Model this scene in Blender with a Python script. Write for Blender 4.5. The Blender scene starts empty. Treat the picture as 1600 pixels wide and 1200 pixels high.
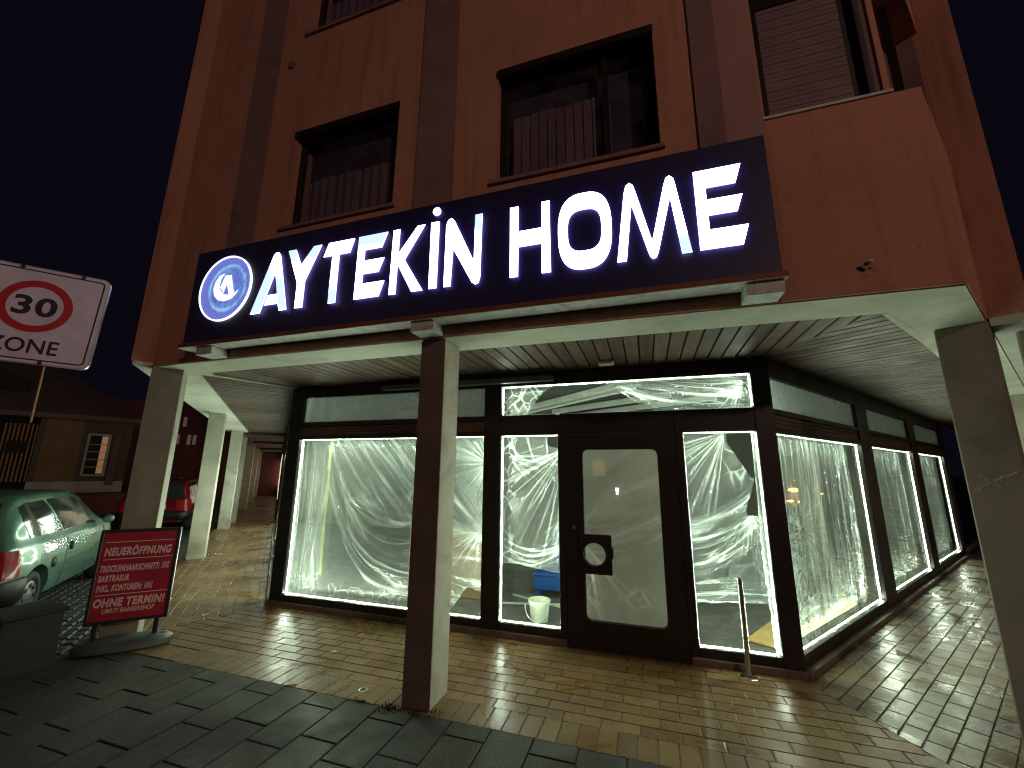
import bpy, bmesh, math, random
from mathutils import Vector, Matrix, noise
random.seed(11)
sc = bpy.context.scene
col = sc.collection
R_ = math.radians

# ------------------------------------------------------------------ camera
cam_d = bpy.data.cameras.new('camera')
cam = bpy.data.objects.new('camera', cam_d)
col.objects.link(cam)
sc.camera = cam
cam_d.sensor_width = 36.0
cam_d.lens = 14.386
cam_d.clip_start = 0.05
cam_d.clip_end = 900.0
YAW, PITCH, ROLL = R_(-18.0137), R_(11.9822), R_(0.4793)
f_ = Vector((math.sin(YAW) * math.cos(PITCH), math.cos(YAW) * math.cos(PITCH), math.sin(PITCH)))
r_ = Vector((math.cos(YAW), -math.sin(YAW), 0))
u_ = r_.cross(f_)
r2 = math.cos(ROLL) * r_ + math.sin(ROLL) * u_
u2 = -math.sin(ROLL) * r_ + math.cos(ROLL) * u_
cam.matrix_world = Matrix(((r2.x, u2.x, -f_.x, 0.0), (r2.y, u2.y, -f_.y, 0.0), (r2.z, u2.z, -f_.z, 1.6), (0, 0, 0, 1)))

# ------------------------------------------------------------------ night sky
w = bpy.data.worlds.new('World')
sc.world = w
w.use_nodes = True
bg = w.node_tree.nodes['Background']
bg.inputs[0].default_value = (0.0027, 0.0020, 0.0048, 1)
bg.inputs[1].default_value = 1.0

# ------------------------------------------------------------------ exposure, render settings
vs = sc.view_settings
vs.view_transform = 'Standard'
vs.look = 'None'
vs.exposure = 0.0
vs.gamma = 1.0
vs.use_curve_mapping = False
cy = sc.cycles
cy.max_bounces = 7
cy.diffuse_bounces = 3
cy.glossy_bounces = 3
cy.transmission_bounces = 4
cy.transparent_max_bounces = 24
cy.caustics_reflective = False
cy.caustics_refractive = False
cy.sample_clamp_indirect = 4.0
cy.use_denoising = True
cy.filter_width = 1.1
cy.use_light_tree = True

LED_COL = (0.88, 1.0, 0.80)
LED_STR = 320.0
LETTER_STR = 5.5
LAMP_W = 1080.0

# ------------------------------------------------------------------ materials
def newmat(name):
    m = bpy.data.materials.new(name)
    m.use_nodes = True
    nt = m.node_tree
    b = nt.nodes['Principled BSDF']
    return m, nt, b

def noise_node(nt, vec, scale, detail=4.0, rough=0.55, dist=0.0):
    n = nt.nodes.new('ShaderNodeTexNoise')
    n.inputs['Scale'].default_value = scale
    n.inputs['Detail'].default_value = detail
    n.inputs['Roughness'].default_value = rough
    n.inputs['Distortion'].default_value = dist
    if vec is not None:
        nt.links.new(vec, n.inputs['Vector'])
    return n.outputs['Fac']

def ramp(nt, fac, p0, p1, c0=(0, 0, 0, 1), c1=(1, 1, 1, 1)):
    r = nt.nodes.new('ShaderNodeValToRGB')
    r.color_ramp.elements[0].position = p0
    r.color_ramp.elements[1].position = p1
    r.color_ramp.elements[0].color = c0
    r.color_ramp.elements[1].color = c1
    nt.links.new(fac, r.inputs['Fac'])
    return r.outputs['Color']

def mix(nt, fac, a, b, mode='MIX'):
    m = nt.nodes.new('ShaderNodeMix')
    m.data_type = 'RGBA'
    m.blend_type = mode
    def put(sock, v):
        if hasattr(v, 'links') or hasattr(v, 'is_linked'):
            nt.links.new(v, sock)
        elif isinstance(v, (int, float)):
            sock.default_value = v
        else:
            sock.default_value = (*v[:3], 1)
    put(m.inputs['Factor'], fac)
    put(m.inputs['A'], a)
    put(m.inputs['B'], b)
    return m.outputs['Result']

def mathn(nt, op, a, b=0.0, clamp=False):
    n = nt.nodes.new('ShaderNodeMath')
    n.operation = op
    n.use_clamp = clamp
    for i, v in enumerate((a, b)):
        if isinstance(v, (int, float)):
            n.inputs[i].default_value = v
        else:
            nt.links.new(v, n.inputs[i])
    return n.outputs[0]

def pos(nt):
    return nt.nodes.new('ShaderNodeNewGeometry').outputs['Position']

def mapped(nt, vec, scale, rot=(0, 0, 0)):
    mp = nt.nodes.new('ShaderNodeMapping')
    mp.inputs['Scale'].default_value = scale
    mp.inputs['Rotation'].default_value = rot
    nt.links.new(vec, mp.inputs['Vector'])
    return mp.outputs['Vector']

def bump(nt, b, h, strength, dist):
    n = nt.nodes.new('ShaderNodeBump')
    n.inputs['Strength'].default_value = strength
    n.inputs['Distance'].default_value = dist
    nt.links.new(h, n.inputs['Height'])
    nt.links.new(n.outputs['Normal'], b.inputs['Normal'])

def surf(name, c1, c2, scale=6.0, rough=0.7, rough2=None, bs=0.3, bd=0.004, bscale=120.0, stain=None, stain_scale=1.5,
         metallic=0.0, spec=0.5, stretch=None, var=0.0, obj=False):
    m, nt, b = newmat(name)
    p = pos(nt)
    if obj:
        p = nt.nodes.new('ShaderNodeTexCoord').outputs['Object']
    ps = mapped(nt, p, stretch) if stretch else p
    n1 = noise_node(nt, ps, scale, 6.0, 0.6)
    c = mix(nt, ramp(nt, n1, 0.3, 0.7), c1, c2)
    if stain:
        n2 = noise_node(nt, p, stain_scale, 5.0, 0.65, 0.6)
        c = mix(nt, ramp(nt, n2, 0.48, 0.72), c, mix(nt, 0.6, c, stain))
    if var > 0:
        oi = nt.nodes.new('ShaderNodeObjectInfo')
        rv = mathn(nt, 'MULTIPLY_ADD', oi.outputs['Random'], 2 * var)
        n = rv.node
        n.inputs[2].default_value = 1 - var
        c = mix(nt, 1.0, c, rv, 'MULTIPLY')
    nt.links.new(c, b.inputs['Base Color'])
    if rough2 is not None:
        n3 = noise_node(nt, p, stain_scale * 1.7, 5.0, 0.6, 0.4)
        rr = nt.nodes.new('ShaderNodeMapRange')
        rr.inputs['From Min'].default_value = 0.35
        rr.inputs['From Max'].default_value = 0.65
        rr.inputs['To Min'].default_value = rough
        rr.inputs['To Max'].default_value = rough2
        nt.links.new(n3, rr.inputs['Value'])
        nt.links.new(rr.outputs[0], b.inputs['Roughness'])
    else:
        b.inputs['Roughness'].default_value = rough
    b.inputs['Metallic'].default_value = metallic
    b.inputs['Specular IOR Level'].default_value = spec
    if bs > 0:
        bump(nt, b, noise_node(nt, ps, bscale, 3.0, 0.6), bs, bd)
    return m

def emis(name, c, s, base=(0.8, 0.8, 0.8)):
    m, nt, b = newmat(name)
    b.inputs['Base Color'].default_value = (*base, 1)
    b.inputs['Roughness'].default_value = 0.4
    b.inputs['Emission Color'].default_value = (*c, 1)
    b.inputs['Emission Strength'].default_value = s
    return m

def plain(name, c, rough=0.5, metallic=0.0, spec=0.5, coat=0.0):
    m, nt, b = newmat(name)
    p = pos(nt)
    n1 = noise_node(nt, p, 9.0, 5.0)
    k = tuple(x * 0.78 for x in c)
    nt.links.new(mix(nt, ramp(nt, n1, 0.3, 0.75), c, k), b.inputs['Base Color'])
    n2 = noise_node(nt, p, 23.0, 4.0)
    rr = nt.nodes.new('ShaderNodeMapRange')
    rr.inputs['To Min'].default_value = max(0.02, rough - 0.1)
    rr.inputs['To Max'].default_value = min(1.0, rough + 0.12)
    nt.links.new(n2, rr.inputs['Value'])
    nt.links.new(rr.outputs[0], b.inputs['Roughness'])
    b.inputs['Metallic'].default_value = metallic
    b.inputs['Specular IOR Level'].default_value = spec
    b.inputs['Coat Weight'].default_value = coat
    b.inputs['Coat Roughness'].default_value = 0.06
    return m

def glass_mat(name, tint=(0.93, 0.97, 0.94), refl=1.0, dirt=0.03):
    m = bpy.data.materials.new(name)
    m.use_nodes = True
    nt = m.node_tree
    nt.nodes.clear()
    out = nt.nodes.new('ShaderNodeOutputMaterial')
    tr = nt.nodes.new('ShaderNodeBsdfTransparent')
    tr.inputs[0].default_value = (*tint, 1)
    gl = nt.nodes.new('ShaderNodeBsdfGlossy')
    gl.inputs['Roughness'].default_value = 0.015
    gl.inputs['Color'].default_value = (refl, refl, refl, 1)
    lw = nt.nodes.new('ShaderNodeLayerWeight')
    lw.inputs['Blend'].default_value = 0.5
    fr = mathn(nt, 'MULTIPLY', mathn(nt, 'POWER', lw.outputs['Facing'], 4.5), 0.9)
    fr = mathn(nt, 'ADD', fr, 0.035)
    mx = nt.nodes.new('ShaderNodeMixShader')
    nt.links.new(fr, mx.inputs[0])
    nt.links.new(tr.outputs[0], mx.inputs[1])
    nt.links.new(gl.outputs[0], mx.inputs[2])
    df = nt.nodes.new('ShaderNodeBsdfDiffuse')
    df.inputs[0].default_value = (0.5, 0.52, 0.48, 1)
    n = noise_node(nt, pos(nt), 5.0, 7.0, 0.7, 0.5)
    fac = mathn(nt, 'MULTIPLY', ramp(nt, n, 0.42, 0.8), dirt * 2.5)
    mx2 = nt.nodes.new('ShaderNodeMixShader')
    nt.links.new(fac, mx2.inputs[0])
    nt.links.new(mx.outputs[0], mx2.inputs[1])
    nt.links.new(df.outputs[0], mx2.inputs[2])
    nt.links.new(mx2.outputs[0], out.inputs[0])
    return m

def film_mat(name, c, base, gain, flat=0.55):
    """thin polythene: mostly see-through, whiter where it is creased or doubled (crease attribute)"""
    m = bpy.data.materials.new(name)
    m.use_nodes = True
    nt = m.node_tree
    nt.nodes.clear()
    out = nt.nodes.new('ShaderNodeOutputMaterial')
    at = nt.nodes.new('ShaderNodeAttribute')
    at.attribute_name = 'crease'
    p = pos(nt)
    n = noise_node(nt, p, 7.0, 6.0, 0.65, 1.2)
    nf = noise_node(nt, p, 60.0, 4.0, 0.6, 1.0)
    f1 = mathn(nt, 'MULTIPLY', at.outputs['Fac'], gain)
    f2 = mathn(nt, 'MULTIPLY', ramp(nt, n, 0.3, 0.75), base * 0.45)
    f3 = mathn(nt, 'MULTIPLY', ramp(nt, nf, 0.5, 0.75), base * 0.25)
    f = mathn(nt, 'ADD', mathn(nt, 'ADD', f1, f2), mathn(nt, 'ADD', f3, base * flat), True)
    f = mathn(nt, 'MINIMUM', f, 0.93)
    tr = nt.nodes.new('ShaderNodeBsdfTransparent')
    tr.inputs[0].default_value = (0.93, 0.96, 0.94, 1)
    df = nt.nodes.new('ShaderNodeBsdfDiffuse')
    df.inputs[0].default_value = (*c, 1)
    tl = nt.nodes.new('ShaderNodeBsdfTranslucent')
    tl.inputs[0].default_value = (*c, 1)
    gl = nt.nodes.new('ShaderNodeBsdfGlossy')
    gl.inputs['Color'].default_value = (0.9, 0.95, 0.95, 1)
    gl.inputs['Roughness'].default_value = 0.22
    a1 = nt.nodes.new('ShaderNodeMixShader')
    a1.inputs[0].default_value = 0.5
    nt.links.new(df.outputs[0], a1.inputs[1])
    nt.links.new(tl.outputs[0], a1.inputs[2])
    a2 = nt.nodes.new('ShaderNodeMixShader')
    a2.inputs[0].default_value = 0.12
    nt.links.new(a1.outputs[0], a2.inputs[1])
    nt.links.new(gl.outputs[0], a2.inputs[2])
    a3 = nt.nodes.new('ShaderNodeMixShader')
    nt.links.new(f, a3.inputs[0])
    nt.links.new(tr.outputs[0], a3.inputs[1])
    nt.links.new(a2.outputs[0], a3.inputs[2])
    nt.links.new(a3.outputs[0], out.inputs[0])
    return m

def tile_mat(name, island, ca, cb, dark, wet0, wet1, wscale, bumpd=0.0012, grain=0.35, speck=38.0):
    m, nt, b = newmat(name)
    p = pos(nt)
    if island:
        rnd = nt.nodes.new('ShaderNodeNewGeometry').outputs['Random Per Island']
    else:
        rnd = nt.nodes.new('ShaderNodeObjectInfo').outputs['Random']
    c = mix(nt, rnd, ca, cb)
    n1 = noise_node(nt, p, speck, 5.0, 0.65)
    c = mix(nt, mathn(nt, 'MULTIPLY', ramp(nt, n1, *((0.35, 0.75) if speck < 100 else (0.40, 0.58))), 0.55 if speck < 100 else 0.95), c, dark)
    n2 = noise_node(nt, p, 1.9, 6.0, 0.65, 0.8)
    c = mix(nt, mathn(nt, 'MULTIPLY', ramp(nt, n2, 0.46, 0.72), 0.62), c, dark)
    nt.links.new(c, b.inputs['Base Color'])
    n3 = noise_node(nt, p, wscale, 6.0, 0.62, 0.7)
    n4 = noise_node(nt, p, 55.0, 3.0, 0.6)
    rr = nt.nodes.new('ShaderNodeMapRange')
    rr.inputs['From Min'].default_value = 0.38
    rr.inputs['From Max'].default_value = 0.62
    rr.inputs['To Min'].default_value = wet0
    rr.inputs['To Max'].default_value = wet1
    nt.links.new(n3, rr.inputs['Value'])
    ra = mathn(nt, 'ADD', rr.outputs[0], mathn(nt, 'MULTIPLY', n4, 0.12))
    nt.links.new(ra, b.inputs['Roughness'])
    b.inputs['Specular IOR Level'].default_value = 0.42
    hb = mathn(nt, 'ADD', noise_node(nt, p, 17.0, 4.0, 0.6), mathn(nt, 'MULTIPLY', noise_node(nt, p, 180.0, 3.0), grain))
    bump(nt, b, hb, 0.55, bumpd)
    return m

MT = {}
MT['orange0'] = surf('terracotta_render', (0.46, 0.225, 0.165), (0.39, 0.185, 0.135), 3.0, 0.9, bs=0.35, bd=0.004, bscale=90, stain=(0.22, 0.09, 0.07), stain_scale=0.9, spec=0.2)
def render_wall(name, ca, cb, dk):
    m, nt, b = newmat(name)
    p = pos(nt)
    c = mix(nt, ramp(nt, noise_node(nt, p, 1.3, 6.0, 0.62, 0.4), 0.3, 0.72), ca, cb)
    st_ = noise_node(nt, mapped(nt, p, (5.0, 5.0, 0.35)), 1.6, 5.0, 0.6, 0.3)
    c = mix(nt, mathn(nt, 'MULTIPLY', ramp(nt, st_, 0.50, 0.74), 0.55), c, dk)
    gr = noise_node(nt, p, 210.0, 3.0, 0.7)
    c = mix(nt, mathn(nt, 'MULTIPLY', ramp(nt, gr, 0.46, 0.66), 0.38), c, dk)
    sp = noise_node(nt, p, 26.0, 4.0, 0.7)
    c = mix(nt, mathn(nt, 'MULTIPLY', ramp(nt, sp, 0.62, 0.70), 0.5), c, dk)
    nt.links.new(c, b.inputs['Base Color'])
    b.inputs['Roughness'].default_value = 0.92
    b.inputs['Specular IOR Level'].default_value = 0.2
    bump(nt, b, mathn(nt, 'ADD', gr, noise_node(nt, p, 55.0, 4.0, 0.6)), 0.8, 0.006)
    return m
MT['orange'] = render_wall('rough_terracotta_render', (0.58, 0.285, 0.20), (0.47, 0.225, 0.16), (0.20, 0.09, 0.07))
MT['stripe'] = surf('grey_brown_render', (0.27, 0.155, 0.150), (0.22, 0.125, 0.122), 3.0, 0.9, bs=0.35, bd=0.004, bscale=90, stain=(0.10, 0.07, 0.07), spec=0.2)
MT['white'] = surf('old_white_paint', (0.62, 0.62, 0.53), (0.52, 0.52, 0.44), 2.5, 0.75, bs=0.25, bd=0.003, bscale=60, stain=(0.30, 0.29, 0.22), stain_scale=2.2, spec=0.3)
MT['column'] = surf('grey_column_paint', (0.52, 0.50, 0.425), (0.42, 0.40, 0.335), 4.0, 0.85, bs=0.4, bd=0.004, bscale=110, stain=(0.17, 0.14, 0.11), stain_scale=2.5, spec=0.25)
MT['darkcolumn'] = surf('dark_column_tone', (0.25, 0.215, 0.175), (0.195, 0.168, 0.137), 4.0, 0.85, bs=0.4, bd=0.004, bscale=110, stain=(0.09, 0.075, 0.06), spec=0.25)
MT['redcolumn'] = surf('brown_column_tone', (0.165, 0.120, 0.102), (0.128, 0.092, 0.078), 4.0, 0.85, bs=0.4, bd=0.004, bscale=110, stain=(0.06, 0.03, 0.03), spec=0.25)
MT['wood'] = surf('weathered_soffit_wood', (0.30, 0.235, 0.165), (0.13, 0.09, 0.06), 9.0, 0.6, 0.42, bs=0.5, bd=0.003, bscale=30, stain=(0.07, 0.04, 0.025), stain_scale=3.0, var=0.35, stretch=(1.0, 1.0, 1.0))
MT['frame'] = surf('dark_brown_frame', (0.022, 0.013, 0.011), (0.014, 0.009, 0.008), 12.0, 0.5, 0.38, bs=0.2, bd=0.002, bscale=60, spec=0.4)
MT['framewood'] = surf('red_brown_slat_wood', (0.12, 0.055, 0.035), (0.07, 0.032, 0.022), 12.0, 0.55, bs=0.3, bd=0.002, bscale=60)
MT['plinth'] = surf('red_brown_plinth', (0.17, 0.118, 0.095), (0.11, 0.076, 0.062), 8.0, 0.5, 0.3, bs=0.3, bd=0.002)
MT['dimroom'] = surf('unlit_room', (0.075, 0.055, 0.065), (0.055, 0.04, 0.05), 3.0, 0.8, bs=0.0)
MT['dark'] = surf('dark_void', (0.018, 0.016, 0.018), (0.012, 0.011, 0.012), 3.0, 0.7, bs=0.0)
MT['glass'] = glass_mat('shop_glass')
MT['dirtyglass'] = glass_mat('door_glass', (0.8, 0.83, 0.76), 1.0, 0.08)
MT['upglass'] = glass_mat('dark_window_glass', (0.85, 0.84, 0.9), 1.0, 0.02)
MT['frost'] = film_mat('frosted_transom_film', (0.80, 0.86, 0.84), 0.9, 0.0)
MT['shutter'] = surf('plum_shutter_plastic', (0.20, 0.13, 0.15), (0.16, 0.10, 0.12), 5.0, 0.6, bs=0.1)
MT['blind'] = surf('dull_blind_cloth', (0.26, 0.17, 0.18), (0.20, 0.13, 0.14), 6.0, 0.8, bs=0.1, var=0.15)
MT['tile1'] = tile_mat('klinker_tile_a', False, (0.250, 0.153, 0.063), (0.158, 0.090, 0.035), (0.060, 0.029, 0.012), 0.17, 0.50, 1.3)
MT['tile2'] = tile_mat('klinker_tile_b', True, (0.250, 0.153, 0.063), (0.158, 0.090, 0.035), (0.060, 0.029, 0.012), 0.17, 0.50, 1.3)
MT['tile1w'] = tile_mat('wet_klinker_tile_a', False, (0.215, 0.162, 0.092), (0.145, 0.094, 0.054), (0.055, 0.034, 0.02), 0.10, 0.42, 2.6, 0.002)
MT['tile2w'] = tile_mat('wet_klinker_tile_b', True, (0.215, 0.162, 0.092), (0.145, 0.094, 0.054), (0.055, 0.034, 0.02), 0.10, 0.42, 2.6, 0.002)
MT['slab1'] = tile_mat('concrete_slab', False, (0.074, 0.068, 0.057), (0.048, 0.044, 0.038), (0.013, 0.013, 0.011), 0.45, 0.75, 1.6, 0.005, 2.2, 105.0)
MT['slab2'] = tile_mat('concrete_slab_far', True, (0.074, 0.068, 0.057), (0.048, 0.044, 0.038), (0.013, 0.013, 0.011), 0.45, 0.75, 1.6, 0.005, 2.2, 105.0)
MT['cobble'] = tile_mat('cobblestone', True, (0.045, 0.045, 0.042), (0.028, 0.028, 0.026), (0.015, 0.015, 0.014), 0.5, 0.8, 2.0, 0.004)
MT['grout'] = surf('grout', (0.11, 0.075, 0.045), (0.06, 0.04, 0.026), 20.0, 0.75, 0.3, bs=0.4, bd=0.003, bscale=150)
MT['dirt'] = surf('joint_dirt', (0.035, 0.036, 0.032), (0.02, 0.02, 0.018), 20.0, 0.8, bs=0.4, bd=0.003)
MT['asphalt'] = surf('wet_asphalt', (0.05, 0.05, 0.05), (0.035, 0.035, 0.036), 8.0, 0.35, 0.7, bs=0.5, bd=0.006, bscale=200)
MT['board'] = plain('navy_sign_board', (0.020, 0.016, 0.080), 0.5)
MT['signcase'] = surf('sign_ledge_paint', (0.62, 0.64, 0.60), (0.5, 0.52, 0.48), 4.0, 0.6, bs=0.1, stain=(0.10, 0.07, 0.05), stain_scale=14.0)
MT['rust'] = surf('rusty_edge', (0.22, 0.07, 0.045), (0.14, 0.045, 0.03), 10.0, 0.7, bs=0.2)
MT['lit'] = emis('letter_face', (0.93, 0.95, 1.0), LETTER_STR)
MT['litdim'] = emis('letter_face_dim', (0.68, 0.92, 1.0), 1.0)
MT['haloglow'] = emis('added_letter_glow', (0.40, 0.36, 1.0), 3.2, (0.3, 0.3, 0.6))  # added violet glow on letter backs and sides, imitates bloom round the letters
MT['led'] = emis('led_strip', LED_COL, LED_STR)
MT['tape'] = surf('yellow_green_tape', (0.60, 0.68, 0.30), (0.5, 0.58, 0.24), 10.0, 0.5, bs=0.1)
MT['tape'].node_tree.nodes['Principled BSDF'].inputs['Alpha'].default_value = 0.42
MT['film'] = film_mat('polythene', (0.80, 0.87, 0.83), 0.15, 1.2, 0.8)
MT['film2'] = film_mat('thin_polythene', (0.80, 0.87, 0.83), 0.09, 0.95, 0.8)
MT['filmgrey'] = film_mat('door_polythene', (0.62, 0.585, 0.51), 0.13, 1.1, 3.6)
MT['steel'] = plain('brushed_steel', (0.55, 0.53, 0.50), 0.22, 1.0)
MT['alu'] = plain('aluminium', (0.6, 0.6, 0.62), 0.35, 1.0)
MT['black'] = plain('black_plastic', (0.012, 0.012, 0.013), 0.45)
MT['greyplastic'] = plain('grey_plastic', (0.16, 0.17, 0.16), 0.5)
MT['darkplastic'] = plain('dark_grey_plastic', (0.055, 0.058, 0.055), 0.5)
MT['red'] = plain('red_poster', (0.34, 0.018, 0.042), 0.35)
MT['pink'] = plain('poster_lettering', (0.74, 0.42, 0.40), 0.5)
MT['signwhite'] = plain('traffic_sign_white', (0.76, 0.68, 0.86), 0.45)
MT['signred'] = plain('traffic_sign_red', (0.55, 0.02, 0.03), 0.4)
MT['signblack'] = plain('traffic_sign_black', (0.012, 0.011, 0.016), 0.5)
MT['carmint'] = plain('mint_car_paint', (0.135, 0.265, 0.21), 0.22, 0.25, 0.5, 0.7)
MT['carred'] = plain('red_car_paint', (0.19, 0.008, 0.016), 0.22, 0.2, 0.5, 0.8)
MT['carglass'] = plain('car_window', (0.03, 0.038, 0.036), 0.05, 0.0, 0.9)
MT['tyre'] = plain('tyre_rubber', (0.02, 0.02, 0.02), 0.75)
MT['hubcap'] = plain('hubcap', (0.16, 0.17, 0.165), 0.35, 0.5)
MT['taillight'] = plain('tail_lamp', (0.35, 0.012, 0.02), 0.1, 0.0, 0.7)
MT['chromelamp'] = plain('clear_lamp', (0.7, 0.72, 0.7), 0.08, 0.6)
MT['plate'] = plain('number_plate', (0.75, 0.75, 0.72), 0.4)
MT['bluecrate'] = plain('blue_plastic', (0.015, 0.11, 0.45), 0.4)
MT['bucket'] = plain('white_bucket', (0.72, 0.78, 0.62), 0.4)
MT['yellowwood'] = surf('yellow_plywood', (0.60, 0.42, 0.16), (0.5, 0.33, 0.11), 6.0, 0.55, bs=0.1)
MT['room'] = surf('room_wall', (0.17, 0.165, 0.14), (0.13, 0.125, 0.105), 1.5, 0.85, bs=0.2, stain=(0.13, 0.11, 0.085), stain_scale=1.2)
MT['roomfloor'] = surf('room_floor', (0.12, 0.12, 0.11), (0.08, 0.082, 0.075), 3.0, 0.5, bs=0.2, stain=(0.26, 0.25, 0.22), stain_scale=5.0)
MT['roomceil'] = surf('room_ceiling', (0.05, 0.053, 0.05), (0.035, 0.037, 0.036), 3.0, 0.8, bs=0.1)
MT['rail'] = plain('white_rail', (0.7, 0.72, 0.66), 0.4)
MT['planter'] = surf('exposed_concrete', (0.026, 0.021, 0.019), (0.017, 0.014, 0.013), 9.0, 0.85, bs=0.6, bd=0.006, bscale=70, stain=(0.05, 0.04, 0.04))
MT['house'] = surf('house_render', (0.17, 0.135, 0.10), (0.13, 0.103, 0.077), 1.0, 0.9, bs=0.3, stain=(0.15, 0.11, 0.09))
MT['roof'] = surf('old_roof_tiles', (0.24, 0.155, 0.125), (0.165, 0.11, 0.09), 2.5, 0.85, bs=0.5, bd=0.02, bscale=14)
MT['redwall'] = surf('dark_red_render', (0.20, 0.06, 0.06), (0.15, 0.045, 0.05), 1.0, 0.9, bs=0.2)
MT['leaf'] = surf('dead_leaf', (0.50, 0.40, 0.24), (0.36, 0.26, 0.14), 40.0, 0.6, bs=0.1)
MT['moss'] = surf('moss', (0.035, 0.04, 0.018), (0.02, 0.024, 0.012), 40.0, 0.9, bs=0.3)
MT['warmwin'] = emis('warm_lit_window', (1.0, 0.42, 0.12), 0.16)
MT['warmsmall'] = emis('orange_lit_window', (1.0, 0.50, 0.16), 7.0)
MT['coldwin'] = emis('cold_lit_window', (0.75, 0.85, 1.0), 3.0)
MT['coldlamp'] = emis('white_lamp', (0.95, 0.97, 1.0), 40.0)
MT['arcadeglow'] = emis('added_arcade_glow', (1.0, 0.82, 0.55), 0.9)  # glow of the panels added to brighten the far arcade
MT['dimwin'] = emis('dim_window', (1.0, 0.55, 0.45), 0.022)
MT['sodium'] = emis('lamp_glass', (1.0, 0.68, 0.40), 30.0)

# ------------------------------------------------------------------ builders
def mk(name, verts, faces, m, parent=None, smooth=False, inv=None):
    me = bpy.data.meshes.new(name)
    me.from_pydata([tuple(v) for v in verts], [], faces)
    me.materials.append(MT[m] if isinstance(m, str) else m)
    if smooth:
        me.polygons.foreach_set('use_smooth', [True] * len(me.polygons))
    me.update()
    return link(name, me, parent, inv)

def link(name, me, parent=None, inv=None):
    o = bpy.data.objects.new(name, me)
    col.objects.link(o)
    if parent is not None:
        o.parent = parent
        if parent.type == 'EMPTY' and inv is None:
            o.matrix_parent_inverse = Matrix.Translation(-parent.location) if parent.rotation_euler.z == 0 else Matrix.Identity(4)
        elif inv is not None:
            o.matrix_parent_inverse = inv
    return o

def thing(name, label, cat, loc=(0, 0, 0), group=None, rotz=0.0):
    o = bpy.data.objects.new(name, None)
    col.objects.link(o)
    o.location = loc
    o.rotation_euler = (0, 0, rotz)
    o.empty_display_size = 0.2
    tag(o, label, cat, group)
    return o

def tag(o, label=None, cat=None, group=None, kind=None):
    if label:
        o['label'] = label
    if cat:
        o['category'] = cat
    if group:
        o['group'] = group
    if kind:
        o['kind'] = kind
    return o

def fix_normals(me):
    bm = bmesh.new()
    bm.from_mesh(me)
    bmesh.ops.recalc_face_normals(bm, faces=bm.faces)
    bm.to_mesh(me)
    bm.free()

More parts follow.
